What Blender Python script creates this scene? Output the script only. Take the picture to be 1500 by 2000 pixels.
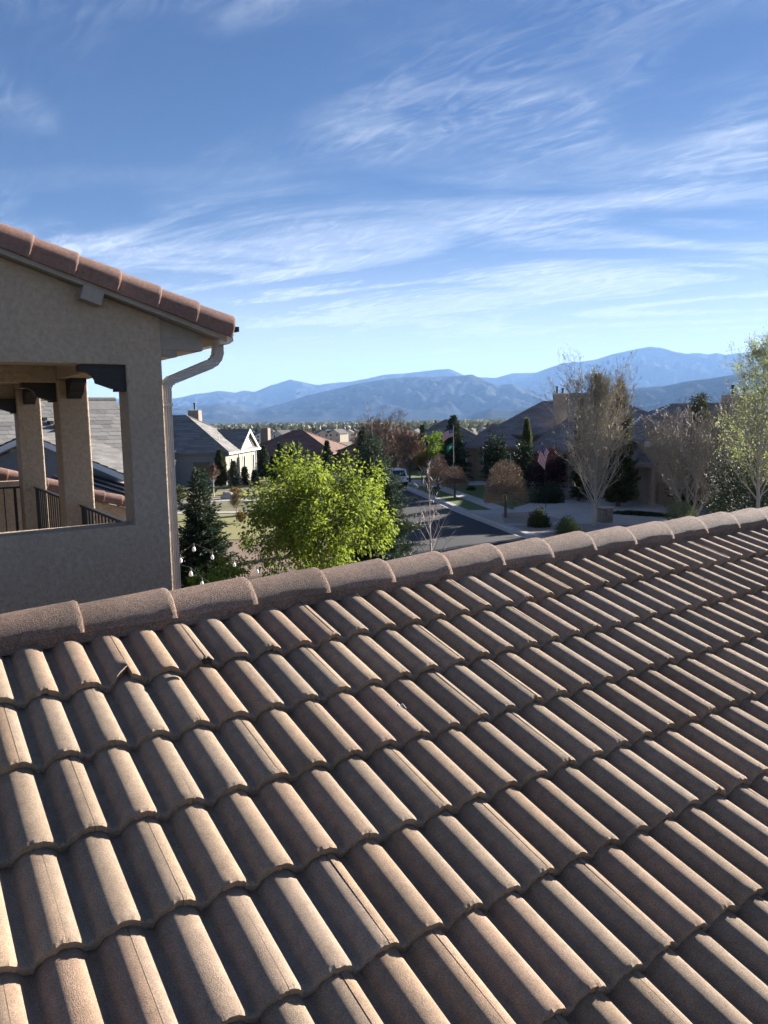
import bpy, bmesh, math, random
import numpy as np
from mathutils import Vector, Matrix, noise

random.seed(11); rng = np.random.default_rng(11)
for o in list(bpy.data.objects): bpy.data.objects.remove(o)
scene = bpy.context.scene
C = scene.collection
R = math.radians

# ------------------------------------------------------------------ camera
CAM_H = 7.0                                   # eye height above the street
F, HZ, VPX, VPY = 1500., 812., 3057., 775.    # focal length / horizon / ridge vanishing point of the 1500x2000 frame
_r = (HZ - VPY) / (VPX - 750)
_up = Vector((-_r, -1, (HZ - 1000) / F)).normalized()
_fw = (Vector((0, 0, 1)) - _up * _up.z).normalized()
_rt = _fw.cross(_up)
if _rt.x < 0: _rt = -_rt
RW = Matrix((_rt, _fw, _up))                  # lens frame (right, down, forward) -> world
_vp = RW @ Vector((VPX - 750, VPY - 1000, F)).normalized()
HOUSE_ROT = math.atan2(_vp.y, _vp.x)          # the ridge's direction on the ground
cam = bpy.data.cameras.new('camera'); camo = bpy.data.objects.new('camera', cam); C.objects.link(camo)
_m = Matrix((RW @ Vector((1, 0, 0)), RW @ Vector((0, -1, 0)), RW @ Vector((0, 0, -1)))).transposed()
camo.matrix_world = Matrix.Translation((0, 0, CAM_H)) @ _m.to_4x4()
cam.sensor_fit = 'VERTICAL'; cam.sensor_height = 24; cam.sensor_width = 18; cam.lens = 24 * F / 2000
cam.clip_start = .05; cam.clip_end = 80000
scene.camera = camo
def ray(px, py): return RW @ Vector(((px - 750) / F, (py - 1000) / F, 1))
def at(px, py, Y):
    d = ray(px, py); return d * (Y / d.y) + Vector((0, 0, CAM_H))
def elev(px, py):
    d = ray(px, py); return math.atan2(d.x, d.y), d.z / math.hypot(d.x, d.y)

# ------------------------------------------------------------------ sky, sun, exposure
SUN_AZ, SUN_EL = R(51), R(15.5)                 # to the right of the view direction, above the horizon
world = bpy.data.worlds.new('World'); scene.world = world; world.use_nodes = True
nt = world.node_tree; N = nt.nodes; L = nt.links; N.clear()
def wn(t, **k):
    n = N.new(t)
    for a, b in k.items(): setattr(n, a, b)
    return n
def wmath(op, a, b=None, clamp=False):
    n = wn('ShaderNodeMath', operation=op, use_clamp=clamp)
    for i, v in enumerate((a, b)):
        if v is None: continue
        if isinstance(v, (int, float)): n.inputs[i].default_value = v
        else: L.new(v, n.inputs[i])
    return n.outputs[0]
sky = wn('ShaderNodeTexSky', sky_type='NISHITA', sun_disc=False, sun_elevation=SUN_EL, sun_rotation=SUN_AZ,
         altitude=2000, air_density=1.0, dust_density=.12, ozone_density=1.6)
tc = wn('ShaderNodeTexCoord')
sep = wn('ShaderNodeSeparateXYZ'); L.new(tc.outputs['Generated'], sep.inputs[0])
zz = wmath('ADD', wmath('MAXIMUM', sep.outputs[2], 0.0), .09)
cmb = wn('ShaderNodeCombineXYZ'); L.new(wmath('DIVIDE', sep.outputs[0], zz), cmb.inputs[0]); L.new(wmath('DIVIDE', sep.outputs[1], zz), cmb.inputs[1])
CS = (29.6, 36.9, 1.2, 18.6)
def cloud(rot, sx, sy, scale, detail, dist, lo, hi, seed):
    mp = wn('ShaderNodeMapping', vector_type='TEXTURE'); mp.inputs['Rotation'].default_value = (0, 0, rot); mp.inputs['Scale'].default_value = (1 / sx, 1 / sy, 1); mp.inputs['Location'].default_value = (seed, seed * .7, 0)
    L.new(cmb.outputs[0], mp.inputs[0])
    nz = wn('ShaderNodeTexNoise'); nz.inputs['Scale'].default_value = scale; nz.inputs['Detail'].default_value = detail
    nz.inputs['Roughness'].default_value = .58; nz.inputs['Distortion'].default_value = dist
    L.new(mp.outputs[0], nz.inputs['Vector'])
    mr = wn('ShaderNodeMapRange', interpolation_type='SMOOTHSTEP'); mr.inputs['From Min'].default_value = lo; mr.inputs['From Max'].default_value = hi
    L.new(nz.outputs[0], mr.inputs[0]); return mr.outputs[0]
big = cloud(R(140), .8, 1.1, 1.15, 2, .4, .44, .64, CS[0])
wisp = cloud(R(147), .85, 2.0, 1.5, 8, 1.9, .40, .80, CS[1])
fine = cloud(R(134), 1.3, 3.6, 3.0, 7, 2.4, .38, .82, CS[2])
low = cloud(R(164), .45, 1.25, 1.0, 9, 1.8, .36, .60, CS[3])
hzn = wn('ShaderNodeMapRange', interpolation_type='SMOOTHSTEP'); hzn.inputs['From Min'].default_value = .36; hzn.inputs['From Max'].default_value = .12
L.new(sep.outputs[2], hzn.inputs[0])
m1 = wmath('MULTIPLY', big, wmath('ADD', wmath('MULTIPLY', wisp, .45), wmath('MULTIPLY', fine, .42)))
m2 = wmath('MULTIPLY', wmath('MULTIPLY', low, hzn.outputs[0]), wmath('ADD', wmath('MULTIPLY', fine, .6), .75))
vl_ = wn('ShaderNodeMapRange', interpolation_type='SMOOTHSTEP'); vl_.inputs['From Min'].default_value = .24; vl_.inputs['From Max'].default_value = .02; vl_.inputs['To Max'].default_value = .72
L.new(sep.outputs[2], vl_.inputs[0])
mask = wmath('MAXIMUM', wmath('MULTIPLY', wmath('ADD', m1, m2, True), .70), vl_.outputs[0])
gam = wn('ShaderNodeGamma'); gam.inputs['Gamma'].default_value = .72; L.new(sky.outputs[0], gam.inputs['Color'])
hsv = wn('ShaderNodeHueSaturation'); hsv.inputs['Saturation'].default_value = 1.50; hsv.inputs['Hue'].default_value = .522; hsv.inputs['Value'].default_value = .60
L.new(gam.outputs[0], hsv.inputs['Color'])
mix = wn('ShaderNodeMix', data_type='RGBA'); mix.inputs[7].default_value = (4.1, 4.35, 4.7, 1)
L.new(mask, mix.inputs[0]); L.new(hsv.outputs[0], mix.inputs[6])
bg = wn('ShaderNodeBackground'); bg.inputs['Strength'].default_value = .05
L.new(mix.outputs[2], bg.inputs[0])
wo = wn('ShaderNodeOutputWorld'); L.new(bg.outputs[0], wo.inputs[0])
sd = bpy.data.lights.new('sun', 'SUN'); sd.energy = 5.0; sd.angle = R(.53); sd.color = (1, .93, .84)
so = bpy.data.objects.new('sun', sd); C.objects.link(so)
_sv = Vector((math.sin(SUN_AZ) * math.cos(SUN_EL), math.cos(SUN_AZ) * math.cos(SUN_EL), math.sin(SUN_EL)))
so.rotation_euler = _sv.to_track_quat('Z', 'Y').to_euler(); so.location = (60, 60, 60)
vs = scene.view_settings; vs.view_transform = 'Standard'; vs.look = 'None'; vs.gamma = 1; vs.use_curve_mapping = False; vs.exposure = 2.28
scene.render.engine = 'CYCLES'
cy = scene.cycles; cy.use_adaptive_sampling = True; cy.adaptive_threshold = .025; cy.use_denoising = True; cy.max_bounces = 7; cy.diffuse_bounces = 3; cy.glossy_bounces = 2; cy.transmission_bounces = 3; cy.transparent_max_bounces = 6; cy.volume_bounces = 0
cy.sample_clamp_indirect = 6

# ------------------------------------------------------------------ materials
MT = {}
def mat(name, col, col2=None, rough=.85, vscale=2., var=.2, vs2=None, bump=0, bscale=40, objrand=0, spec=.25, metal=0, tone=True, stretch=None, speck=0, speckscale=500, ramp=None, world=False, stain=0):
    m = bpy.data.materials.new(name); m.use_nodes = True; t = m.node_tree; nn = t.nodes; ll = t.links
    b = nn['Principled BSDF']; b.inputs['Roughness'].default_value = rough; b.inputs['Specular IOR Level'].default_value = spec; b.inputs['Metallic'].default_value = metal
    co = nn.new('ShaderNodeTexCoord'); src = co.outputs['Object']
    if world: src = nn.new('ShaderNodeNewGeometry').outputs['Position']
    if stretch:
        mp = nn.new('ShaderNodeMapping'); mp.inputs['Scale'].default_value = stretch; ll.new(src, mp.inputs[0]); src = mp.outputs[0]
    def nz(s, d=4, rg=.6):
        n = nn.new('ShaderNodeTexNoise'); n.inputs['Scale'].default_value = s; n.inputs['Detail'].default_value = d; n.inputs['Roughness'].default_value = rg
        ll.new(src, n.inputs['Vector']); return n.outputs[0]
    def mul(a, k):                                    # colour * scalar socket
        x = nn.new('ShaderNodeVectorMath'); x.operation = 'SCALE'; ll.new(a, x.inputs[0])
        if isinstance(k, (int, float)): x.inputs['Scale'].default_value = k
        else: ll.new(k, x.inputs['Scale'])
        return x.outputs[0]
    def rng_(a, lo, hi, f0=.3, f1=.7):
        x = nn.new('ShaderNodeMapRange'); x.inputs['From Min'].default_value = f0; x.inputs['From Max'].default_value = f1; x.inputs['To Min'].default_value = lo; x.inputs['To Max'].default_value = hi
        ll.new(a, x.inputs[0]); return x.outputs[0]
    c2 = col2 or col
    mx = nn.new('ShaderNodeMix'); mx.data_type = 'RGBA'; mx.inputs[6].default_value = (*col, 1); mx.inputs[7].default_value = (*c2, 1)
    oi = nn.new('ShaderNodeObjectInfo')
    if ramp:                                          # colour picked per object
        cr = nn.new('ShaderNodeValToRGB'); el = cr.color_ramp.elements
        while len(el) < len(ramp): el.new(.5)
        for i, cc in enumerate(ramp): el[i].position = i / (len(ramp) - 1); el[i].color = (*cc, 1)
        ll.new(oi.outputs['Random'], cr.inputs[0]); ll.new(cr.outputs[0], mx.inputs[6])
        mx.inputs[0].default_value = 0
        if col2: ll.new(rng_(nz(vscale), 0, .6), mx.inputs[0])
    else:
        ll.new(rng_(nz(vscale), 0, 1), mx.inputs[0])
    out = mx.outputs[2]
    if var: out = mul(out, rng_(nz(vs2 or vscale * 6, 6), 1 - var, 1 + var))
    if stain: out = mul(out, rng_(nz(1.7, 5, .7), 1 - stain, 1 + stain, .35, .65)); out = mul(out, rng_(nz(24, 4, .75), 1, 1 - stain * 1.6, .60, .72))
    if objrand: out = mul(out, rng_(oi.outputs['Random'], 1 - objrand, 1 + objrand, 0, 1))
    if speck: out = mul(out, rng_(nz(speckscale, 1, .5), 1 - speck, 1 + speck, .35, .65))
    if tone:
        a = nn.new('ShaderNodeAttribute'); a.attribute_name = 'tone'; out = mul(out, a.outputs['Fac'])
    ll.new(out, b.inputs['Base Color'])
    if bump:
        bp = nn.new('ShaderNodeBump'); bp.inputs['Strength'].default_value = bump; bp.inputs['Distance'].default_value = .03 if name == 'stucco' else .01
        ll.new(nz(bscale, 5, .65), bp.inputs['Height']); ll.new(bp.outputs[0], b.inputs['Normal'])
    MT[name] = m; return m
def leafmat(name, col, col2, tr, trcol=None, vscale=1.2, rough=.6):
    m = bpy.data.materials.new(name); m.use_nodes = True; t = m.node_tree; nn = t.nodes; ll = t.links; nn.clear()
    co = nn.new('ShaderNodeTexCoord'); n = nn.new('ShaderNodeTexNoise'); n.inputs['Scale'].default_value = vscale; n.inputs['Detail'].default_value = 3
    ll.new(co.outputs['Object'], n.inputs['Vector'])
    mr = nn.new('ShaderNodeMapRange'); mr.inputs['From Min'].default_value = .32; mr.inputs['From Max'].default_value = .68; ll.new(n.outputs[0], mr.inputs[0])
    mx = nn.new('ShaderNodeMix'); mx.data_type = 'RGBA'; mx.inputs[6].default_value = (*col, 1); mx.inputs[7].default_value = (*col2, 1); ll.new(mr.outputs[0], mx.inputs[0])
    a = nn.new('ShaderNodeAttribute'); a.attribute_name = 'tone'
    sc = nn.new('ShaderNodeVectorMath'); sc.operation = 'SCALE'; ll.new(mx.outputs[2], sc.inputs[0]); ll.new(a.outputs['Fac'], sc.inputs['Scale'])
    p = nn.new('ShaderNodeBsdfPrincipled'); p.inputs['Roughness'].default_value = rough; p.inputs['Specular IOR Level'].default_value = .12; ll.new(sc.outputs[0], p.inputs['Base Color'])
    o = nn.new('ShaderNodeOutputMaterial')
    if tr:
        tl = nn.new('ShaderNodeBsdfTranslucent'); s2 = nn.new('ShaderNodeVectorMath'); s2.operation = 'MULTIPLY'; s2.inputs[1].default_value = trcol or (1, 1, 1)
        ll.new(sc.outputs[0], s2.inputs[0]); ll.new(s2.outputs[0], tl.inputs[0])
        ms = nn.new('ShaderNodeMixShader'); ms.inputs[0].default_value = tr; ll.new(p.outputs[0], ms.inputs[1]); ll.new(tl.outputs[0], ms.inputs[2]); ll.new(ms.outputs[0], o.inputs[0])
    else: ll.new(p.outputs[0], o.inputs[0])
    MT[name] = m; return m
mat('tile', (.25, .18, .135), (.235, .175, .128), rough=.9, vscale=5, var=.14, vs2=26, bump=.55, bscale=330, speck=.24, speckscale=300, objrand=.12, tone=False, world=True, stain=.12,
    ramp=[(.310, .210, .138), (.272, .194, .130), (.250, .192, .140), (.292, .208, .140), (.272, .180, .122), (.228, .180, .138)])
mat('ridgetile', (.225, .150, .112), (.175, .124, .098), rough=.85, vscale=7, var=.2, vs2=60, bump=.8, bscale=210, speck=.42, speckscale=230, objrand=.08, tone=False, world=True, stain=.2)
mat('raketile', (.21, .118, .090), (.155, .098, .082), rough=.85, vscale=6, var=.2, vs2=40, bump=.5, bscale=240, speck=.2, speckscale=300, objrand=.12, tone=False, world=True, stain=.15)
mat('deck', (.03, .028, .026))
mat('stucco', (.41, .325, .245), (.36, .285, .215), rough=.95, vscale=1.3, var=.16, vs2=22, bump=1.0, bscale=22, speck=.08, speckscale=120)
mat('trim', (.29, .255, .215), (.25, .22, .19), rough=.8, vscale=3, var=.1)
mat('wood', (.022, .020, .022), (.034, .030, .030), rough=.6, vscale=4, var=.3, stretch=(1, 6, 14), bump=.2, bscale=12)
mat('iron', (.012, .011, .012), rough=.5, spec=.4)
mat('spout', (.54, .49, .44), (.49, .445, .40), rough=.45, vscale=3, var=.08, spec=.4)
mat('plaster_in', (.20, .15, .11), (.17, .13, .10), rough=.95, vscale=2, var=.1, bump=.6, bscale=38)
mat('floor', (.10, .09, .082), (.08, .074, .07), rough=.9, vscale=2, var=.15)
mat('bark', (.13, .105, .085), (.09, .075, .065), rough=.95, vscale=4, var=.3, stretch=(1, 1, .25), bump=.5, bscale=20)
mat('bark_pale', (.37, .335, .29), (.28, .255, .22), rough=.9, vscale=5, var=.25, stretch=(1, 1, .3))
mat('bark_purple', (.36, .30, .28), (.42, .36, .33), rough=.9, vscale=5, var=.2)
mat('bark_white', (.62, .58, .52), (.5, .46, .4), rough=.8, vscale=5, var=.15)
mat('twig_brown', (.23, .17, .115), (.29, .215, .15), rough=.9, vscale=2, var=.25)
mat('twig_tan', (.36, .28, .18), (.30, .225, .14), rough=.9, vscale=1, var=.2)
mat('twig_red', (.20, .135, .10), (.25, .17, .125), rough=.9, vscale=1, var=.25)
mat('asphalt', (.032, .033, .037), (.040, .040, .043), rough=.9, vscale=.3, var=.14, vs2=5, bump=.3, bscale=60)
mat('concrete', (.40, .375, .345), (.34, .32, .30), rough=.9, vscale=.5, var=.12, vs2=6, bump=.15, bscale=40)
mat('lawn', (.065, .105, .025), (.10, .13, .04), rough=.95, vscale=.5, var=.3, vs2=9, bump=.8, bscale=30)
mat('drylawn', (.24, .215, .085), (.19, .19, .07), rough=.95, vscale=.3, var=.25, vs2=7, bump=.6, bscale=30)
mat('mulch', (.17, .115, .085), (.22, .16, .12), rough=.95, vscale=.8, var=.35, vs2=14, bump=.8, bscale=25)
mat('gravel', (.31, .26, .22), (.24, .20, .18), rough=.95, vscale=1.2, var=.35, vs2=20, bump=.8, bscale=30)
mat('soil', (.17, .145, .085), (.13, .13, .06), rough=.95, vscale=.02, var=.3, vs2=.35)
mat('boulder', (.42, .37, .31), (.32, .28, .24), rough=.9, vscale=3, var=.2, bump=.7, bscale=9)
mat('stone', (.24, .19, .155), (.16, .135, .12), rough=.9, vscale=3, var=.25, bump=.6, bscale=12)
mat('white', (.66, .65, .62), rough=.6, var=.04)
mat('offwhite', (.62, .60, .55), (.56, .54, .50), rough=.8, vscale=2, var=.06)
mat('creamwall', (.25, .225, .18), (.22, .20, .165), rough=.9, vscale=1, var=.08, bump=.4, bscale=30)
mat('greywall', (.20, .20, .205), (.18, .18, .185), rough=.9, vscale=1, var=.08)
mat('tanwall', (.34, .265, .205), (.30, .235, .185), rough=.9, vscale=.8, var=.1, bump=.4, bscale=30)
mat('brownwall', (.25, .175, .115), (.21, .15, .10), rough=.9, vscale=.8, var=.1, bump=.4, bscale=30)
mat('glass', (.025, .03, .035), rough=.08, spec=.6, var=0)
mat('roof_grey', (.16, .152, .142), (.13, .126, .12), rough=.85, vscale=1.5, var=.2, vs2=9)
mat('roof_slate', (.20, .19, .175), (.155, .15, .145), rough=.85, vscale=2.5, var=.2, vs2=12)
mat('roof_brown', (.20, .17, .15), (.165, .142, .13), rough=.85, vscale=1.5, var=.2, vs2=9)
mat('roof_taupe', (.225, .195, .18), (.185, .165, .16), rough=.85, vscale=1.5, var=.2, vs2=9)
mat('roof_maroon', (.15, .085, .07), (.18, .105, .08), rough=.85, vscale=1.5, var=.2, vs2=9)
mat('metal_black', (.02, .021, .024), rough=.35, spec=.5, var=.05)
mat('carpaint', (.78, .78, .77), rough=.25, spec=.6, var=0)
mat('rubber', (.015, .015, .015), rough=.8, var=.1)
mat('chrome', (.5, .5, .5), rough=.25, metal=1, var=0)
mat('red', (.45, .03, .035), rough=.7, var=.1); mat('blue', (.03, .045, .16), rough=.7, var=.1); mat('green', (.02, .22, .10), rough=.7, var=.1)
mat('bulb', (.85, .85, .82), rough=.2, var=0, spec=.5)
mat('mortar', (.80, .78, .74), rough=.8, var=.05)
mat('farwall', (.5, .46, .40), ramp=[(.50, .45, .38), (.62, .59, .54), (.42, .35, .28), (.55, .50, .44)], tone=True, var=.05)
mat('farroof', (.13, .12, .115), ramp=[(.14, .13, .125), (.10, .10, .105), (.17, .14, .12), (.12, .11, .11)], tone=True, var=.1)
mat('mountain', (.030, .037, .040), (.058, .060, .058), rough=1, vscale=.0016, var=.35, vs2=.012, tone=True, spec=0)
mat('deadwood', (.10, .085, .07), (.07, .06, .05), rough=.95, vscale=4, var=.3)
leafmat('leaf_maple', (.120, .175, .036), (.190, .248, .05), .54, (1.2, 1.12, .7), 2.2)
leafmat('leaf_spruce', (.036, .060, .038), (.055, .078, .042), .15)
leafmat('leaf_spruce_blue', (.055, .085, .060), (.085, .115, .065), .12)
leafmat('leaf_juniper', (.030, .050, .032), (.040, .060, .030), .1)
leafmat('leaf_tip', (.13, .15, .06), (.10, .13, .05), .25)
leafmat('leaf_green', (.10, .17, .025), (.15, .21, .03), .45)
leafmat('leaf_pale', (.24, .29, .10), (.30, .32, .13), .5)
leafmat('leaf_tan', (.22, .18, .08), (.17, .165, .07), .4)
leafmat('leaf_rust', (.20, .095, .035), (.15, .13, .04), .4)
leafmat('leaf_burgundy', (.040, .018, .022), (.034, .018, .02), .25)
leafmat('leaf_far', (.07, .085, .04), (.13, .115, .06), .2, None, .15)
leafmat('leaf_shrub', (.05, .065, .03), (.075, .085, .035), .2)

# ------------------------------------------------------------------ mesh helpers
def tag(o, label=None, cat=None, group=None, kind=None):
    if label: o['label'] = label
    if cat: o['category'] = cat
    if group: o['group'] = group
    if kind: o['kind'] = kind
    return o
def empty(name, loc=(0, 0, 0), rz=0, label=None, cat=None, group=None):
    o = bpy.data.objects.new(name, None); o.location = loc; o.rotation_euler = (0, 0, rz); o.empty_display_size = .2; C.objects.link(o)
    return tag(o, label, cat, group)
def link(name, me, parent=None):
    o = bpy.data.objects.new(name, me); C.objects.link(o)
    if parent: o.parent = parent
    return o
class MB:
    def __init__(s): s.v = []; s.f = []; s.t = []; s.mi = []
    def poly(s, pts, tone=1., mi=0):
        n = len(s.v); s.v += [tuple(p) for p in pts]; s.f.append(tuple(range(n, n + len(pts)))); s.t.append(tone); s.mi.append(mi); return s
    def box(s, x0, x1, y0, y1, z0, z1, M=None, tone=1., mi=0):
        p = [Vector((x, y, z)) for z in (z0, z1) for x, y in ((x0, y0), (x1, y0), (x1, y1), (x0, y1))]
        if M is not None: p = [M @ q for q in p]
        n = len(s.v); s.v += [tuple(q) for q in p]
        for q in ((3, 2, 1, 0), (4, 5, 6, 7), (0, 1, 5, 4), (1, 2, 6, 5), (2, 3, 7, 6), (3, 0, 4, 7)):
            s.f.append(tuple(n + i for i in q)); s.t.append(tone); s.mi.append(mi)
        return s
    def tube(s, pts, rad, sides=5, cap=True, tone=1.):
        n0 = len(s.v); k = len(pts); pts = [Vector(p) for p in pts]
        if not hasattr(rad, '__len__'): rad = [rad] * k
        prev = None
        for i, p in enumerate(pts):
            d = (pts[min(i + 1, k - 1)] - pts[max(i - 1, 0)]);
            if d.length < 1e-9: d = Vector((0, 0, 1))
            d.normalize()
            a = prev if prev is not None else (Vector((0, 0, 1)) if abs(d.z) < .9 else Vector((1, 0, 0)))
            a = (a - d * a.dot(d));
            if a.length < 1e-6: a = d.orthogonal()
            a.normalize(); b = d.cross(a); prev = a
            for j in range(sides):
                an = 2 * math.pi * j / sides
                s.v.append(tuple(p + (a * math.cos(an) + b * math.sin(an)) * rad[i]))
        for i in range(k - 1):
            for j in range(sides):
                q = (j + 1) % sides
                s.f.append((n0 + i * sides + j, n0 + i * sides + q, n0 + (i + 1) * sides + q, n0 + (i + 1) * sides + j)); s.t.append(tone); s.mi.append(0)
        if cap:
            s.f.append(tuple(n0 + sides - 1 - j for j in range(sides))); s.f.append(tuple(n0 + (k - 1) * sides + j for j in range(sides))); s.t += [tone, tone]; s.mi += [0, 0]
        return s
    def prism(s, prof, axis, a0, a1, tone=1.):           # profile (2-D) extruded along an axis
        def P(u, v, w): return {'x': (w, u, v), 'y': (u, w, v), 'z': (u, v, w)}[axis]
        n = len(prof); k = len(s.v)
        s.v += [P(u, v, a0) for u, v in prof] + [P(u, v, a1) for u, v in prof]
        for i in range(n):
            j = (i + 1) % n; s.f.append((k + i, k + j, k + n + j, k + n + i)); s.t.append(tone); s.mi.append(0)
        s.f.append(tuple(k + n - 1 - i for i in range(n))); s.f.append(tuple(k + n + i for i in range(n))); s.t += [tone, tone]; s.mi += [0, 0]
        return s
    def mesh(s, name, mats, smooth=False, recalc=True):
        me = bpy.data.meshes.new(name); me.from_pydata(s.v, [], s.f)
        for m in (mats if isinstance(mats, (list, tuple)) else [mats]): me.materials.append(MT[m] if isinstance(m, str) else m)
        if any(s.mi): me.polygons.foreach_set('material_index', s.mi)
        if recalc:
            b = bmesh.new(); b.from_mesh(me); bmesh.ops.recalc_face_normals(b, faces=b.faces); b.to_mesh(me); b.free()
        at_ = me.attributes.new('tone', 'FLOAT', 'FACE'); at_.data.foreach_set('value', s.t)
        if smooth: me.polygons.foreach_set('use_smooth', [True] * len(me.polygons))
        me.update(); return me
    def build(s, name, mats, parent=None, smooth=False, recalc=True): return link(name, s.mesh(name, mats, smooth, recalc), parent)
def npmesh(name, V, Fc, tone, mats, mi=None):            # numpy quads/tris, fast
    me = bpy.data.meshes.new(name); k = Fc.shape[1]
    me.vertices.add(len(V)); me.vertices.foreach_set('co', np.ascontiguousarray(V, dtype=np.float32).ravel())
    me.loops.add(len(Fc) * k); me.loops.foreach_set('vertex_index', np.ascontiguousarray(Fc, dtype=np.int32).ravel())
    me.polygons.add(len(Fc)); me.polygons.foreach_set('loop_start', np.arange(len(Fc), dtype=np.int32) * k)
    for m in (mats if isinstance(mats, (list, tuple)) else [mats]): me.materials.append(MT[m])
    if mi is not None: me.polygons.foreach_set('material_index', np.asarray(mi, dtype=np.int32))
    at_ = me.attributes.new('tone', 'FLOAT', 'FACE'); at_.data.foreach_set('value', np.asarray(tone, dtype=np.float32))
    me.update(calc_edges=True); me.validate(); return me
def unit(a): return a / np.maximum(np.linalg.norm(a, axis=-1, keepdims=True), 1e-9)
def leafcards(name, P, D, ln, wd, mats, fold=.25, tonevar=.3, mi=None, up=None):
    """leaf-shaped faces (two folded halves) rooted at P along D"""
    n = len(P); D = unit(D); rv = unit(rng.normal(size=(n, 3))) if up is None else unit(up + .5 * rng.normal(size=(n, 3)))
    S = unit(np.cross(D, rv)); Nn = np.cross(S, D)
    ln = (np.ones(n) * ln * rng.uniform(.7, 1.25, n))[:, None]; wd = (np.ones(n) * wd * rng.uniform(.75, 1.2, n))[:, None]
    mid = P + D * ln * .45; tip = P + D * ln - Nn * ln * .12
    a = mid + S * wd * .5 + Nn * wd * fold; b = mid - S * wd * .5 + Nn * wd * fold
    V = np.stack([P, a, tip, b], 1).reshape(-1, 3)
    i = np.arange(n)[:, None] * 4
    Fc = np.concatenate([i + [0, 1, 2], i + [0, 2, 3]], 1).reshape(-1, 3)
    t = np.repeat(rng.uniform(1 - tonevar, 1 + tonevar, n), 2)
    return npmesh(name, V, Fc, t, mats, None if mi is None else np.repeat(mi, 2))
def copy_tree(o, parent=None):
    c = o.copy(); C.objects.link(c); c.parent = parent
    for ch in list(o.children): copy_tree(ch, c)
    return c
def Mz(loc, rz): return Matrix.Translation(loc) @ Matrix.Rotation(rz, 4, 'Z')

# ------------------------------------------------------------------ terrain
GB = [(0, 0), (80, 0), (200, -4), (700, -13), (8000, -60), (26000, -60)]
def gz(x, y):
    r = math.hypot(x, y)
    for (a, za), (b, zb) in zip(GB, GB[1:]):
        if r <= b: return za + (zb - za) * (r - a) / (b - a)
    return GB[-1][1]
def ground():
    rs = [0, 8, 20, 40, 60, 80, 90, 100, 115, 130, 150, 175, 200, 250, 300, 360, 430, 500, 600, 700, 900, 1200, 1700, 2500, 3500, 5000, 8000, 14000, 24500]
    na = 180; V = []; Fc = []
    for r in rs:
        for k in range(na):
            a = 2 * math.pi * k / na; x, y = r * math.sin(a), r * math.cos(a); V.append((x, y, gz(x, y) - .012))
    for i in range(len(rs) - 1):
        for k in range(na): Fc.append((i * na + k, i * na + (k + 1) % na, (i + 1) * na + (k + 1) % na, (i + 1) * na + k))
    return tag(link('ground', npmesh('ground', np.array(V), np.array(Fc), np.ones(len(Fc)), 'soil')), kind='structure')
ground()
EDGE = [(8, 34), (14, 25), (20, 19.5), (28, 14.6), (36, 10.8), (44, 8.0), (49.3, 6.9), (55, 5.65), (62.5, 4.4), (70, 3.0), (80, 1.2), (90, -1), (105, -5), (125, -12), (150, -22)]
def xe(y):
    for (a, xa), (b, xb) in zip(EDGE, EDGE[1:]):
        if y <= b: return xa + (xb - xa) * (y - a) / (b - a)
    return EDGE[-1][1]
def strip(name, y0, y1, o0, o1, z, m, step=2., o1b=None):
    """a sheet that follows the kerb line, from offset o0 to o1 metres right of it"""
    n = max(1, int((y1 - y0) / step)); V = []; Fc = []
    for i in range(n + 1):
        y = y0 + (y1 - y0) * i / n; e = xe(y); b = o1 if o1b is None else o1 + (o1b - o1) * i / n
        for k in range(7):
            x = e + o0 + (b - o0) * k / 6; V.append((x, y, gz(x, y) + z))
    for i in range(n):
        for k in range(6): Fc.append((i * 7 + k, i * 7 + k + 1, (i + 1) * 7 + k + 1, (i + 1) * 7 + k))
    return tag(link(name, npmesh(name, np.array(V), np.array(Fc), np.ones(len(Fc)), m)), kind='structure')
def sheet(name, pts, z, m):
    mb = MB(); mb.poly([(x, y, gz(x, y) + z) for x, y in pts]); return tag(mb.build(name, m), kind='structure')
strip('road', 8, 150, -9.0, 0, .004, 'asphalt')
sheet('side_road', [(-75, 57.6), (-4.2, 57.6), (-4.4, 64.4), (-75, 64.4)], .008, 'asphalt')
def kerb(name, fn0, y0, y1, w=.5, h=.13):
    mb = MB(); n = int((y1 - y0) / 1.5)
    for i in range(n):
        ya, yb = y0 + (y1 - y0) * i / n + .006, y0 + (y1 - y0) * (i + 1) / n - .006
        q = []
        for y in (ya, yb):
            x = fn0(y); g = gz(x, y); q.append([(x, y, g - .05), (x + .08, y, g + h), (x + w, y, g + h + .004), (x + w, y, g - .05)])
        for k in range(3): mb.poly([q[0][k], q[0][k + 1], q[1][k + 1], q[1][k]], random.uniform(.9, 1.08))
        mb.poly(q[0]); mb.poly(q[1])
    return tag(mb.build(name, 'concrete'), kind='structure')
kerb('kerb_right', xe, 8, 140)
strip('gutter', 8, 140, -.45, 0, .012, 'concrete')
strip('gravel_bed', 20, 47.3, .5, 9, .10, 'gravel')
strip('driveway_apron', 47.3, 55.2, .5, 14, .112, 'concrete')
sheet('driveway_near', [(14, 46.5), (26, 47), (27, 60), (12.5, 61), (9.5, 56), (9.5, 52)], .120, 'concrete')
strip('verge_lawn', 55.2, 75, .5, 2.2, .118, 'lawn')
strip('front_lawn', 55.2, 76, 3.6, 9.5, .118, 'lawn')
strip('sidewalk', 55.2, 84, 2.2, 3.6, .122, 'concrete')
strip('driveway_apron_far', 75, 82, .5, 14, .119, 'concrete')
strip('verge_lawn_far', 82, 120, .5, 12, .118, 'lawn')
strip('mulch_bed', 55.2, 76, 9.5, 24, .112, 'mulch')
strip('planting_bed', 20, 46.5, 9.0, 40, .108, 'mulch')
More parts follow.
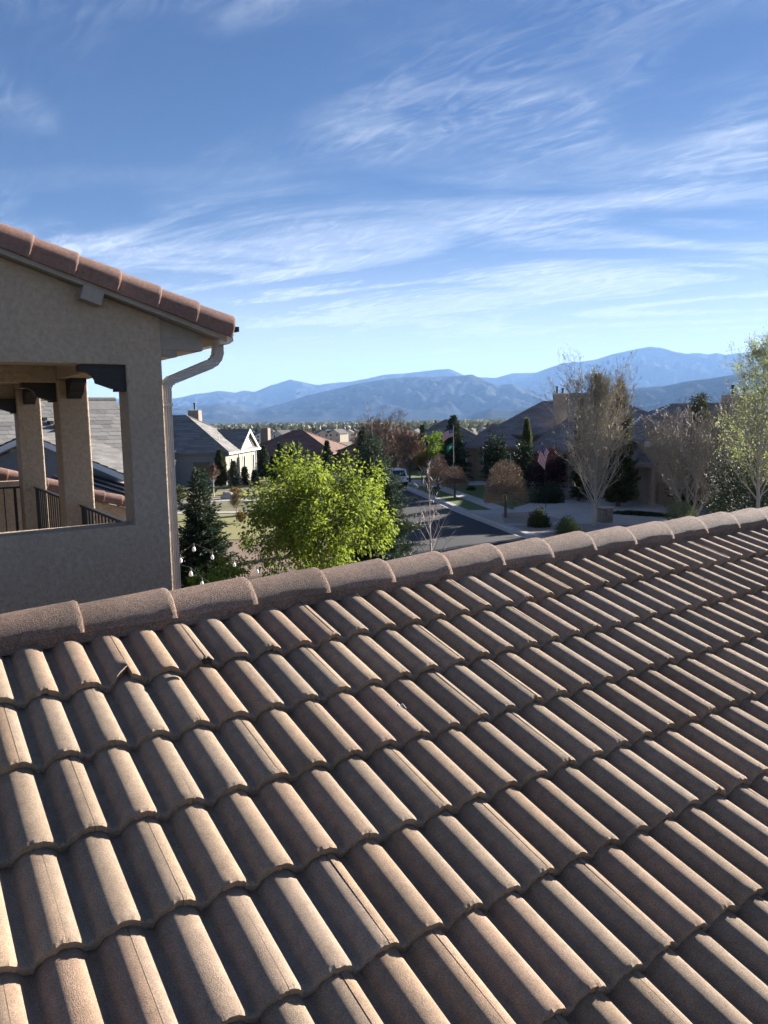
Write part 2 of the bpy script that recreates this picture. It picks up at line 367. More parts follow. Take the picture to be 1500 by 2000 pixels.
# rock bed round the nearest clipped tree
sheet('rock_bed', [(7.6, 48.2), (8.2, 53.2), (10.6, 53.8), (11.5, 49.6), (10.4, 47.4)], .128, 'gravel')
sheet('corner_lawn', [(-40, 44), (-8, 44), (-5.6, 50), (-5.4, 56.2), (-40, 56.2)], .02, 'drylawn')
sheet('lawn_across', [(-40, 68.2), (-6.8, 68.2), (-7.4, 74), (-40, 74)], .02, 'drylawn')
sheet('sidewalk_near', [(-60, 56.3), (-5.2, 56.3), (-5.1, 57.5), (-60, 57.5)], .06, 'concrete')
sheet('sidewalk_across', [(-60, 64.6), (-5.6, 64.6), (-5.8, 66.2), (-60, 66.2)], .06, 'concrete')
sheet('gravel_strip', [(-60, 66.2), (-5.8, 66.2), (-6.8, 68.2), (-60, 68.2)], .04, 'gravel')
sheet('yard_bed', [(-30, 10), (6, 10), (2, 30), (-3, 43.5), (-30, 43.5)], .015, 'mulch')

# ------------------------------------------------------------------ mountains
def fbm(p, o=5): return noise.fractal(p, 1.0, 2.1, o)
def mountain(name, prof, dist, toe, back, amp, nscale, seed, jag=.5, snow=False):
    pr = sorted((elev(x, y)) for x, y in prof)
    azs = [a for a, _ in pr]; tn = [t for _, t in pr]
    NA, NR = 640, 56; a0, a1 = pr[0][0], pr[-1][0]
    V = np.zeros((NA * NR, 3)); ton = np.ones((NA * NR))
    for i in range(NA):
        a = a0 + (a1 - a0) * i / (NA - 1)
        t = float(np.interp(a, azs, tn)) + jag / 1500 * fbm(Vector((a * 90 + seed, seed, 0)), 4)
        hp = CAM_H + dist * t
        for j in range(NR):
            r = toe + (dist - toe) * j / 31 if j <= 31 else dist + (back - dist) * (j - 31) / (NR - 32); z0 = gz(0, r) - 6
            s = (r - toe) / (dist - toe) if r < dist else max(0, (back - r) / (back - dist))
            x, y = r * math.sin(a), r * math.cos(a)
            e = 4 * s * (1 - s) if r < dist else 0
            n1 = 1 - abs(fbm(Vector((x / nscale + seed, y / nscale, seed)), 5)) * 1.6
            h = z0 + (hp - z0) * (max(s, 0) ** 1.15) * (1 + amp * e * (n1 - .75))
            lim = CAM_H + r * t * .985
            if r < dist * .97: h = min(h, lim)
            V[i * NR + j] = (x, y, h)
            if snow:
                k = max(0, min(1, (h - 1450) / 500)) * max(0, min(1, (fbm(Vector((x / 500, y / 500, h / 260 + 3)), 5) + .05) * 3.5)) * max(0, 1 - abs(math.degrees(a) - 19.5) / 7)
                ton[i * NR + j] = 1 + 10 * k
            else: ton[i * NR + j] = 1
    I = np.arange(NA - 1)[:, None] * NR + np.arange(NR - 1)[None, :]
    Fc = np.stack([I, I + NR, I + NR + 1, I + 1], -1).reshape(-1, 4)
    tf = ton[Fc].mean(1)
    me = npmesh(name, V, Fc, tf, 'mountain'); me.polygons.foreach_set('use_smooth', [True] * len(me.polygons))
    return tag(link(name, me), kind='structure')
SK = [(-700, 790), (-300, 770), (0, 784), (150, 775), (260, 780), (338, 778), (354, 776), (382, 769), (398, 768), (426, 763), (462, 767), (476, 763), (498, 765), (526, 754), (545, 748), (566, 741), (594, 747), (622, 752), (650, 748), (682, 746), (714, 740), (750, 732), (794, 729), (846, 723), (878, 720), (906, 733),
      (936, 737), (968, 738), (1000, 729), (1044, 728), (1068, 720), (1100, 709), (1140, 706), (1164, 702), (1196, 692), (1240, 682), (1268, 677), (1292, 679), (1316, 686), (1344, 691), (1366, 689), (1384, 692), (1400, 689), (1420, 693), (1460, 687), (1500, 690), (1700, 700), (2100, 715), (2600, 740)]
mountain('mountain_range_far', SK, 20000, 13500, 24000, .75, 1100, 3.3, .7, True)
MID = [(-700, 805), (0, 800), (338, 796), (430, 788), (500, 800), (560, 786), (600, 772), (640, 763), (690, 751), (740, 742), (790, 736), (850, 736), (890, 734), (906, 733), (922, 731), (945, 742), (975, 752), (1000, 749), (1030, 760), (1080, 774), (1140, 790), (1220, 803), (1500, 810), (2000, 805)]
mountain('mountain_range_front', MID, 13000, 8800, 16000, .8, 800, 8.1, .6)
FH = [(-400, 826), (600, 828), (800, 826), (900, 819), (960, 798), (1000, 800), (1060, 792), (1120, 780), (1204, 764), (1240, 758), (1300, 754), (1340, 745), (1380, 740), (1440, 731), (1500, 729), (1700, 722), (2100, 730)]
mountain('foothill_ridge', FH, 8500, 6000, 10500, .6, 520, 5.7, .6)
LH = [(300, 832), (780, 831), (805, 823), (850, 821), (905, 823), (940, 820), (1000, 821), (1100, 818), (1300, 816), (1500, 814), (1900, 812)]
mountain('low_mesa', LH, 4200, 3300, 5200, .3, 350, 2.2, .4)

# ------------------------------------------------------------------ own house: tile roof in the foreground
house = empty('stucco_house', (0, 0, 0), HOUSE_ROT, 'tan stucco house with brown concrete tile roof and open loggia in the foreground', 'house')
TW, OX, OY, OZ = .305, .4383, 3.3169, CAM_H - .8652     # tile pitch across; the ridge-side origin of the courses
CY, CZ = -.33745, -.11350                                # one course down the slope
SL = math.atan2(-CZ, -CY); EXPO = math.hypot(CY, CZ)
def slope_pt(u, v, h=0): return Vector((OX + u * TW, OY + CY * v - h * math.sin(SL), OZ + CZ * v + h * math.cos(SL)))
roof = MB()
for (v0, v1) in ((-.55, 13),):
    roof.poly([slope_pt(-9, v0, -.10), slope_pt(36, v0, -.10), slope_pt(36, v1, -.10), slope_pt(-9, v1, -.10)])
rp = slope_pt(0, -.55, -.10)
roof.poly([(OX - 9 * TW, rp.y, rp.z), (OX + 36 * TW, rp.y, rp.z), (OX + 36 * TW, 6.98, rp.z - (6.98 - rp.y) * .336), (OX - 9 * TW, 6.98, rp.z - (6.98 - rp.y) * .336)])
e0, e1 = slope_pt(-9, 13, -.10), slope_pt(36, 13, -.10)
roof.poly([e0, e1, (e1.x, e1.y, e1.z - .25), (e0.x, e0.y, e0.z - .25)])
tile_roof = roof.build('tile_roof', 'deck', house); tag(tile_roof, 'brown concrete tile roof with two-roll tiles below a row of ridge caps')
def prof(x):                                             # two-roll tile section, 0 at the roll tops
    p = TW / 2; d = abs((x + p / 2) % p - p / 2) / p     # 0 on the roll, .5 in the pan
    c = min(1, d / .405); s = (1 - c ** 2.3) ** .66
    pan = .0025 * math.exp(-((d - .43) / .018) ** 2)
    return -.044 + .044 * s - pan
TL = .43
def tile_mesh(seed, chip=False):
    rd = random.Random(seed); x0, x1 = .0152, TW + .0142; nx = 34
    ys = [0, .010, .03, .12, .26, TL]; mb = MB(); th = .030; n = nx + 1
    xs = [x0 + (x1 - x0) * i / nx for i in range(n)]
    off = [rd.uniform(-1, 1) for _ in range(n)]; off2 = [rd.uniform(-1, 1) for _ in range(n)]
    bow = rd.uniform(-.002, .002)
    def top(i, j):
        x, y = xs[i], ys[j]; h = prof(x) - y / EXPO * .0350
        if i in (0, nx): h -= .0005
        if j == 0: y += off[i] * .0022; h += -.004 + off2[i] * .0012
        if j == 1: h += off2[i] * .0006; y += off[i] * .0015
        if chip and j <= 2 and i > nx - 7: y = max(y, .055 * (i - nx + 7) / 7 + .004)
        return (x, y + bow * math.sin(math.pi * (x - x0) / (x1 - x0)), h)
    for j in range(len(ys)):
        for i in range(n): mb.v.append(top(i, j))
    for j in range(len(ys) - 1):
        for i in range(nx): mb.f.append((j * n + i, j * n + i + 1, (j + 1) * n + i + 1, (j + 1) * n + i))
    k = len(mb.v)                                        # front lip
    for i in range(n):
        x, y, h = mb.v[i]; mb.v.append((x, y + .004 + off2[i] * .002, prof(x) - th - .002 + off[i] * .001))
    for i in range(n): x = xs[i]; mb.v.append((x, .30, prof(x) - .30 / EXPO * .0350 - th))
    for i in range(nx):
        mb.f.append((k + i, k + i + 1, i + 1, i)); mb.f.append((k + n + i, k + n + i + 1, k + i + 1, k + i))
    for s_, e in ((0, 1), (nx, -1)):                     # side edges
        for j in range(len(ys) - 1):
            a, b = mb.v[j * n + s_], mb.v[(j + 1) * n + s_]
            q = len(mb.v); mb.v += [(a[0], a[1], a[2] - th), (b[0], b[1], b[2] - th), a, b]
            mb.f.append((q + 2, q + 3, q + 1, q) if e > 0 else (q, q + 1, q + 3, q + 2))
    mb.t = [1.] * len(mb.f); mb.mi = [0] * len(mb.f)
    me = mb.mesh('roof_tile', 'tile', recalc=False)
    sm = [i < (len(ys) - 1) * nx and i >= nx for i in range(len(mb.f))]
    me.polygons.foreach_set('use_smooth', sm); return me
TM = [tile_mesh(s) for s in range(8)]; TCHIP = tile_mesh(99, True)
def inview(p, mgx=160, mgy=160):
    w = Matrix.Rotation(HOUSE_ROT, 4, 'Z') @ p - Vector((0, 0, CAM_H)); c = RW.transposed() @ w
    if c.z < .15: return None
    x, y = c.x / c.z * F + 750, c.y / c.z * F + 1000
    return (x, y) if -mgx < x < 1500 + mgx and -mgy < y < 2000 + mgy else None
tiles = []
for v in range(1, 13):
    for k in range(-9, 36):
        u = k + (0 if v % 2 else -.5)
        if any(inview(slope_pt(u + a, v + b)) for a in (0, .5, 1) for b in (-1, -.5, 0)):
            tiles.append((u, v, slope_pt(u + .5, v - .5).length))
print('tiles', len(tiles))
rt = random.Random(4)
for u, v, _ in tiles:
    chip = (u, v) == (0, 1)
    o = link('roof_tile', TCHIP if chip else TM[rt.randrange(8)], tile_roof)
    p = slope_pt(u, v, rt.uniform(-.0016, .0010)); o.location = p + Vector((rt.uniform(-.0006, .0006), 0, 0)) + slope_pt(0, rt.uniform(-.012, .012)) - slope_pt(0, 0)
    o.rotation_euler = (SL + rt.uniform(-.004, .004), rt.uniform(-.003, .003), rt.uniform(-.0015, .0015))
# ridge caps
def cap_mesh(seed, r0=.126, r1=.150, length=.455, half=R(73), leg=0, m='ridgetile'):
    """barrel tile along +x, its wide lipped end at x=length; crown at z=0"""
    rd = random.Random(seed); xs = [0, .1, .22, .34, length - .03, length - .008, length]; mb = MB(); th = .02
    an = [(-half, leg), (-half, leg * .5)] if leg else []
    an += [(-half + 2 * half * i / 16, 0) for i in range(17)]; na = len(an) - 1
    def P(x, rr, i):
        a, d = an[i]; return (x, rr * math.sin(a), rr * math.cos(a) - r1 - d)
    for j, x in enumerate(xs):
        t = x / length; rr = r0 + (r1 - r0) * t
        for i in range(na + 1):
            w = rd.uniform(-.0012, .0012) + (-.004 if j == len(xs) - 1 else 0)
            mb.v.append(P(x + (rd.uniform(-.003, .003) if j == len(xs) - 1 else 0), rr + w, i))
    n = na + 1
    for j in range(len(xs) - 1):
        for i in range(na): mb.f.append((j * n + i, (j + 1) * n + i, (j + 1) * n + i + 1, j * n + i + 1))
    k = len(mb.v); L0 = (len(xs) - 1) * n
    for i in range(n): mb.v.append(P(mb.v[L0 + i][0] - .004, r1 - th, i))
    for i in range(na): mb.f.append((L0 + i, k + i, k + i + 1, L0 + i + 1))
    for i in range(n): mb.v.append(P(.12, r0 - th, i))
    for i in range(na): mb.f.append((k + i, k + n + i, k + n + i + 1, k + i + 1))
    for i in (0, na):                                     # bottom edges
        for j in range(len(xs) - 1):
            a, b = Vector(mb.v[j * n + i]), Vector(mb.v[(j + 1) * n + i]); q = len(mb.v)
            mb.v += [(a.x, a.y * .87, a.z), (b.x, b.y * .87, b.z), tuple(a), tuple(b)]; mb.f.append((q + 2, q + 3, q + 1, q))
    mb.t = [1.] * len(mb.f); mb.mi = [0] * len(mb.f)
    me = mb.mesh('ridge_tile', m, recalc=True); me.polygons.foreach_set('use_smooth', [i < (len(xs) - 2) * na for i in range(len(mb.f))]); return me
RM = [cap_mesh(s) for s in range(5)]
RTOP = CAM_H - .767; RY = 3.44
for k in range(-3, 28):
    o = link('ridge_tile', RM[rt.randrange(5)], tile_roof)
    o.location = (.661 + .3905 * k - .455 + rt.uniform(-.004, .004), RY + rt.uniform(-.003, .003), RTOP + rt.uniform(-.003, .002)); o.rotation_euler = (rt.uniform(-.02, .02), 0, rt.uniform(-.006, .006))
wb = MB(); wb.box(-2, 11.2, RY - .118, RY + .118, RTOP - .16, RTOP - .112)
wb.build('ridge_board', 'ridgetile', tile_roof)
# nail heads on the ridge caps and the bits of debris seen on the tiles
cl = MB()
p = slope_pt(2.02, 1.06, .004)
cl.box(p.x - .016, p.x + .018, p.y - .012, p.y + .010, p.z - .014, p.z + .004); cl.box(p.x - .010, p.x - .004, p.y - .015, p.y + .012, p.z + .004, p.z + .010); cl.box(p.x + .006, p.x + .012, p.y - .015, p.y + .012, p.z + .004, p.z + .010)
cl.build('tile_clip', 'iron', tile_roof)
cl = MB(); p = slope_pt(4.12, 2.52, -.036)
cl.tube([p + Vector((-.012, -.01, .002)), p + Vector((-.012, .014, .016))], .005, 6); cl.tube([p + Vector((.008, -.012, .002)), p + Vector((.006, .012, .016))], .005, 6)
cl.build('tile_clip', 'chrome', tile_roof)

# ------------------------------------------------------------------ own house: loggia wing
H0 = CAM_H
WY, WT = 7.0, .31                                        # front face of the wing and its wall thickness
X0, X1, XP = -3.2, 2.205, 1.886                          # left end, right corner, opening jamb
SILL, HEAD = H0 - .945, H0 + .483
RK = .325                                                # rake slope
def rake_z(x, base=.953, xb=2.888): return H0 + base - (x - xb) * RK
fw_ = MB(); zt0, zt1 = rake_z(X0) - .27, rake_z(X1) - .27
fw_.prism([(X0, 0), (X1, 0), (X1, zt1), (X0, zt0), (X0, HEAD), (XP, HEAD), (XP, SILL), (X0, SILL)], 'y', WY, WY + WT)
front_wall = fw_.build('front_wall', 'stucco', house)
bv = front_wall.modifiers.new('b', 'BEVEL'); bv.width = .011; bv.segments = 3; bv.limit_method = 'ANGLE'
# loggia floor, back wall and ceiling
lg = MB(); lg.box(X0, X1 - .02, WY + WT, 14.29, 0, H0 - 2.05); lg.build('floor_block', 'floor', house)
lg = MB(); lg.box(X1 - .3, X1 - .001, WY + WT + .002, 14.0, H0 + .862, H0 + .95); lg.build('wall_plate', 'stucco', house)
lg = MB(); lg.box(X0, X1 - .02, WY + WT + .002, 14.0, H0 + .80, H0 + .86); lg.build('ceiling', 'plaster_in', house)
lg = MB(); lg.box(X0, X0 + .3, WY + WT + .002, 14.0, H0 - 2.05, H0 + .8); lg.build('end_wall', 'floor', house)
lg = MB(); lg.box(XP - .02, X1 - .003, WY + WT + .002, 13.9, H0 + .50, H0 + .80); lg.build('side_beam', 'stucco', house)
lg = MB(); lg.box(X0 + .3, XP - .022, 13.45, 13.8, H0 + .36, H0 + .80); lg.build('back_beam', 'stucco', house)
lg = MB(); lg.box(X0 + .3, XP - .022, 10.02, 10.34, H0 + .46, H0 + .80); lg.build('cross_beam', 'stucco', house)
for yy in (10.0, 13.3):
    pb = MB(); pb.box(1.862, 2.215, yy, yy + .36, H0 - 2.05, H0 + .499); o = pb.build('post', 'stucco', house)
    bv = o.modifiers.new('b', 'BEVEL'); bv.width = .02; bv.segments = 3
# railings between the posts
def railing(y0, y1, x, nb, across=None):
    r = empty_part = None
    top = H0 - 1.03; mb = MB()
    if across is None: mb.box(x - .022, x + .022, y0, y1, top - .03, top)
    else: mb.box(y0, y1, x - .022, x + .022, top - .03, top)
    r = mb.build('railing', 'iron', house)
    for i in range(nb):
        t = y0 + (y1 - y0) * (i + .5) / nb; b = MB(); w = .02 if i in (0, nb - 1) else .0075
        if across is None: b.box(x - w, x + w, t - w, t + w, H0 - 2.04, top - .031)
        else: b.box(t - w, t + w, x - w, x + w, H0 - 2.04, top - .031)
        b.build('baluster', 'iron', r)
    b = MB()
    if across is None: b.box(x - .015, x + .015, y0, y1, H0 - 1.96, H0 - 1.935)
    else: b.box(y0, y1, x - .015, x + .015, H0 - 1.96, H0 - 1.935)
    b.build('bottom_rail', 'iron', r)
railing(WY + WT + .01, 9.99, 2.05, 17); railing(10.37, 13.29, 2.05, 18); railing(X0 + .31, 1.85, 13.52, 30, True)
# carved wooden corbels
def corbel(prof_, axis, a0, a1):
    mb = MB(); mb.prism(prof_, axis, a0, a1); o = mb.build('corbel', 'wood', house); return o
def corb_prof(x_in, s, ztop, k=1.):
    L_, h = .38 * k, .225 * k
    pts = [(x_in, ztop), (x_in - s * L_, ztop), (x_in - s * L_, ztop - .055 * k)]
    for i in range(9):                                   # hollow then a round belly
        a = math.pi / 2 * i / 8; pts.append((x_in - s * (L_ - .02 * k - .13 * k * math.sin(a)), ztop - .055 * k - .10 * k * (1 - math.cos(a))))
    for i in range(1, 9):
        a = math.pi / 2 * i / 8; pts.append((x_in - s * (.23 * k - .14 * k * math.sin(a) ), ztop - .155 * k - .05 * k * math.sin(a)))
    pts += [(x_in - s * .075 * k, ztop - .205 * k), (x_in - s * .075 * k, ztop - .23 * k), (x_in, ztop - .23 * k)]
    return pts
corbel(corb_prof(XP - .002, 1, HEAD - .002), 'y', WY + .03, WY + .20)
for yy in (10.0, 13.3):                                  # on the faces of the posts, carrying the side beam
    corbel([(a, b) for a, b in corb_prof(yy - .002, 1, H0 + .497)], 'x', 1.96, 2.12)
    corbel(corb_prof(1.86, 1, H0 + .458 - (.1 if yy > 12 else 0)), 'y', yy + .08, yy + .24)
bt = MB(); bt.tube([(XP - .045, WY + .024, HEAD - .15), (XP - .045, WY + .032, HEAD - .15)], .012, 8); bt.build('bolt', 'iron', house)
# roof of the wing
ru = MB(); RO = 6.83                                     # outer face of the rake
def rakeprism(mb, x0, x1, d0, d1, y0, y1): mb.prism([(x0, rake_z(x0) - d0), (x1, rake_z(x1) - d0), (x1, rake_z(x1) - d1), (x0, rake_z(x0) - d1)], 'y', y0, y1)
rakeprism(ru, X0, 2.86, .12, .20, RO + .06, 14.3); ru.build('roof_slab', 'deck', house)
sf = MB(); rakeprism(sf, X0, 2.80, .202, .268, RO + .075, 14.3); sf.build('soffit', 'trim', house)
fb = MB(); rakeprism(fb, X0, 2.74, .16, .275, RO + .03, RO + .074); fb.build('fascia_board', 'trim', house)
for xb in (1.62, -.3):
    lb = MB(); zc = rake_z(xb) - .270
    lb.box(-.085, .085, 0, .17, -.115, 0, Matrix.Translation((xb, RO + .02, zc)) @ Matrix.Rotation(math.atan(RK), 4, 'Y')); lb.build('lookout_beam', 'trim', house)
ef = MB(); ef.prism([(X1 + .002, H0 + .730), (2.595, H0 + .730), (2.595, rake_z(2.595) - .272), (X1 + .002, rake_z(X1) - .272)], 'y', WY + .03, 13.9); ef.build('eave_return', 'trim', house)
co = MB(); co.box(X1, 2.60, WY + .02, 14.0, H0 + .625, H0 + .728); co.box(X1, 2.355, WY + .025, 14.0, H0 + .563, H0 + .624); co.build('cornice', 'trim', house)
KM = [cap_mesh(40 + s, .118, .140, .43, R(88), .085, 'raketile') for s in range(4)]
lip = [2.888 - .3385 * k for k in range(0, 18)]
for x in lip:
    rk = link('rake_tile', KM[rt.randrange(4)], house); an = math.atan(RK)
    rk.rotation_euler = (rt.uniform(-.015, .015), an, 0)
    rk.location = (x - .43 * math.cos(an), RO + .128, rake_z(x) + .43 * math.sin(an) + rt.uniform(-.002, .002))
gt = MB(); gt.prism([(2.74, H0 + .80), (2.86, H0 + .80), (2.875, H0 + .72), (2.83, H0 + .69), (2.74, H0 + .69)], 'y', RO + .10, 14.2); gt.build('gutter', 'spout', house)
ge = MB(); ge.box(2.80, 2.905, RO + .03, RO + .11, H0 + .80, H0 + .845); ge.build('end_cap', 'iron', house)
# downspout: ribbed rectangular pipe swept along its bends
def sweep(path, w, d, ribs=5):
    sec = []
    for i in range(ribs * 4 + 1):
        t = i / (ribs * 4); sec.append((-w / 2 + w * t, -d / 2 + (.009 if (i % 4) in (1, 2) else 0)))
    sec += [(w / 2, d / 2), (-w / 2, d / 2)]
    mb = MB(); n = len(sec)
    for (x, z, ang, s) in path:
        c, sn = math.cos(ang), math.sin(ang)
        for a, b in sec: mb.v.append((x + a * c * s, SPY + b * s, z + a * sn * s))
    for j in range(len(path) - 1):
        for i in range(n):
            q = (i + 1) % n; mb.f.append((j * n + i, j * n + q, (j + 1) * n + q, (j + 1) * n + i))
    mb.t = [1.] * len(mb.f); mb.mi = [0] * len(mb.f); return mb
SPY = WY + .09
path = [(2.775, H0 + .70, 0, 1), (2.775, H0 + .64, 0, 1)]
for i in range(1, 8):                                    # upper elbow, crimped
    a = R(68) * i / 7; path.append((2.775 - .14 * (1 - math.cos(a)), H0 + .64 - .14 * math.sin(a), -a, 1 + .10 * (i % 2)))
xe_, ze_ = path[-1][0], path[-1][1]
path.append((2.322, ze_ - (xe_ - 2.322) * math.tan(R(22)), -R(68), 1))
xs_, zs_ = path[-1][0], path[-1][1]
for i in range(1, 8):
    a = R(68) * (1 - i / 7); path.append((xs_ - .12 * (math.sin(R(68)) - 0) * 0 - .115 * (math.cos(a) - math.cos(R(68))), zs_ - .115 * (math.sin(R(68)) - math.sin(a)), -a, 1 + .10 * (i % 2)))
path += [(path[-1][0], path[-1][1] - .12, 0, 1), (path[-1][0], .1, 0, 1)]
dsp = sweep(path, .082, .105).build('downspout', 'spout', house)
SPX = path[-1][0]
st = MB(); st.box(SPX - .048, SPX + .048, SPY - .062, SPY + .06, H0 + .12, H0 + .145); st.build('strap', 'spout', dsp)
st = MB(); st.box(SPX - .048, SPX + .048, SPY - .062, SPY + .06, H0 - 1.9, H0 - 1.875); st.build('strap', 'spout', dsp)
# lower roof of the house beyond the loggia: a gable with rake tiles
gw = MB(); GY = 15.7
gw.prism([(-3, 0), (4.1, 0), (4.1, H0 - 1.77), (-3, H0 + .385)], 'y', GY, GY + .3); gw.build('rear_gable_wall', 'stucco', house)
gs = MB(); gs.prism([(-3, H0 + .52), (4.35, H0 - 1.71), (4.35, H0 - 1.83), (-3, H0 + .40)], 'y', GY - .1, GY + 7); gs.build('rear_roof_slab', 'raketile', house)
for k in range(21):
    x = 4.35 - .3385 * k; o = link('rake_tile', KM[k % 4], house); an = math.atan(.3035)
    o.rotation_euler = (0, an, 0); o.location = (x - .43 * math.cos(an), GY - .02, H0 - 1.52 - (x - 4.0) * .3035 + .43 * math.sin(an) + .03)
sl2 = MB(); sl2.box(X0, X1 - .02, 14.3, 14.5, 0, H0 - 1.0); sl2.build('parapet', 'stucco', house)

# ------------------------------------------------------------------ buildings along the street
def lerp(a, b, t): return a + (b - a) * t
def courses(mb, a, b, c, d, n, piece=1.0, t=.03, lo=.8, hi=1.2):
    """roof plane a-b (eave) to d-c (ridge) laid in n overlapping courses of separate pieces"""
    a, b, c, d = map(Vector, (a, b, c, d)); nrm = (b - a).cross(d - a)
    if nrm.length < 1e-6: nrm = (b - a).cross(c - a)
    nrm.normalize()
    if nrm.z < 0: nrm = -nrm
    for k in range(n):
        t0, t1 = k / n, (k + 1.12) / n if k < n - 1 else 1.
        l0, l1, u0, u1 = lerp(a, d, t0), lerp(b, c, t0), lerp(a, d, min(1, t1)), lerp(b, c, min(1, t1))
        m = max(1, int((l1 - l0).length / piece)); off = (k % 2) * .5 / m
        cuts = [0] + [min(1, (i + off) / m) for i in range(1, m + 1)]
        if cuts[-1] < 1: cuts.append(1.)
        for s0, s1 in zip(cuts, cuts[1:]):
            if s1 - s0 < 1e-4: continue
            up_ = nrm * (t + random.uniform(0, t * .35)); p0, p1 = lerp(l0, l1, s0), lerp(l0, l1, s1); q1, q0 = lerp(u0, u1, s1), lerp(u0, u1, s0)
            tn = random.uniform(lo, hi)
            mb.poly([p0 + up_, p1 + up_, q1 + nrm * .002, q0 + nrm * .002], tn); mb.poly([p0, p1, p1 + up_, p0 + up_], tn)
def hip_roof(parent, M, x0, x1, y0, y1, ze, zr, over, m, n=16, piece=1.0, caps=True, gable=''):
    x0 -= over; x1 += over; y0 -= over; y1 += over; w, h = x1 - x0, y1 - y0
    if w >= h:
        i0 = 0 if 'l' in gable else h / 2; i1 = 0 if 'r' in gable else h / 2
        r0, r1 = (x0 + i0, (y0 + y1) / 2, zr), (x1 - i1, (y0 + y1) / 2, zr)
        fs = [((x0, y0), (x1, y0), r1, r0), ((x1, y1), (x0, y1), r0, r1)]
        if i0: fs.append(((x0, y1), (x0, y0), r0, r0))
        if i1: fs.append(((x1, y0), (x1, y1), r1, r1))
    else:
        i0 = 0 if 'f' in gable else w / 2; i1 = 0 if 'b' in gable else w / 2
        r0, r1 = ((x0 + x1) / 2, y0 + i0, zr), ((x0 + x1) / 2, y1 - i1, zr)
        fs = [((x1, y0), (x1, y1), r1, r0), ((x0, y1), (x0, y0), r0, r1)]
        if i0: fs.append(((x0, y0), (x1, y0), r0, r0))
        if i1: fs.append(((x1, y1), (x0, y1), r1, r1))
    mb = MB()
    for a, b, c, d in fs:
        courses(mb, M @ Vector((*a, ze)), M @ Vector((*b, ze)), M @ Vector(c), M @ Vector(d), n, piece)
    mb.box(x0, x1, y0, y1, ze - .22, ze - .003, M, .9)
    o = mb.build('roof', m, parent)
    if caps:
        for k, (p, q) in enumerate((((x0, y0, ze), r0), ((x1, y1, ze), r1), ((x1, y0, ze), r1 if w >= h else r0), ((x0, y1, ze), r0 if w >= h else r1), (r0, r1))):
            a, b = M @ Vector(p), M @ Vector(q)
            if (b - a).length < .3: continue
            cb = MB(); cb.tube([a + Vector((0, 0, .03)), b + Vector((0, 0, .03))], .10, 6); cb.build('ridge_cap', m, o)
    return o
def walls(parent, M, x0, x1, y0, y1, z0, z1, m, name='wall'):
    mb = MB(); mb.box(x0, x1, y0, y1, z0, z1, M); return mb.build(name, m, parent)
def window(parent, M, face, u, v, z, w, h, fm='white', bars=0, d=.06):
    """a framed window on a wall: face 'f' (y=v, looking -y) or 'r' (x=v, looking +x) or 'l' (looking -x)"""
    def bx(a0, a1, z0, z1, p0, p1):
        b = MB()
        if face == 'f': b.box(a0, a1, v - p1, v - p0, z0, z1, M)
        elif face == 'r': b.box(v + p0, v + p1, a0, a1, z0, z1, M)
        else: b.box(v - p1, v - p0, a0, a1, z0, z1, M)
        return b
    f = MB(); t = .12
    for q in ((u - w / 2 - t, u - w / 2, z - t, z + h + t), (u + w / 2, u + w / 2 + t, z - t, z + h + t)):
        b = bx(*q, .002, d); k = len(f.v); f.v += b.v; f.f += [tuple(i + k for i in x) for x in b.f]; f.t += b.t; f.mi += b.mi
    for q in ((u - w / 2, u + w / 2, z - t, z), (u - w / 2, u + w / 2, z + h, z + h + t)) + tuple((u - w / 2, u + w / 2, z + h * (i + 1) / (bars + 1) - .03, z + h * (i + 1) / (bars + 1) + .03) for i in range(bars)):
        b = bx(*q, .002, d * .9); k = len(f.v); f.v += b.v; f.f += [tuple(i + k for i in x) for x in b.f]; f.t += b.t; f.mi += b.mi
    fo = f.build('window', fm, parent); bx(u - w / 2, u + w / 2, z, z + h, .002, .02).build('pane', 'glass', fo); return fo
def chimney(parent, M, x, y, z0, z1, w, m, pots=1, cap=True):
    mb = MB(); mb.box(x - w / 2, x + w / 2, y - w / 2, y + w / 2, z0, z1, M); o = mb.build('chimney', m, parent)
    if cap: mb = MB(); mb.box(x - w / 2 - .08, x + w / 2 + .08, y - w / 2 - .08, y + w / 2 + .08, z1 + .002, z1 + .14, M); mb.build('chimney_cap', 'offwhite', o)
    for i in range(pots):
        px = x + (i - (pots - 1) / 2) * w * .45; h = .75 - .22 * (i % 2)
        mb = MB(); mb.tube([M @ Vector((px, y, z1 + .1)), M @ Vector((px, y, z1 + h))], .12, 8); mb.tube([M @ Vector((px, y, z1 + h)), M @ Vector((px, y, z1 + h + .12))], .18, 8); mb.build('flue', 'iron', o)
    return o
I4 = Matrix.Identity(4)

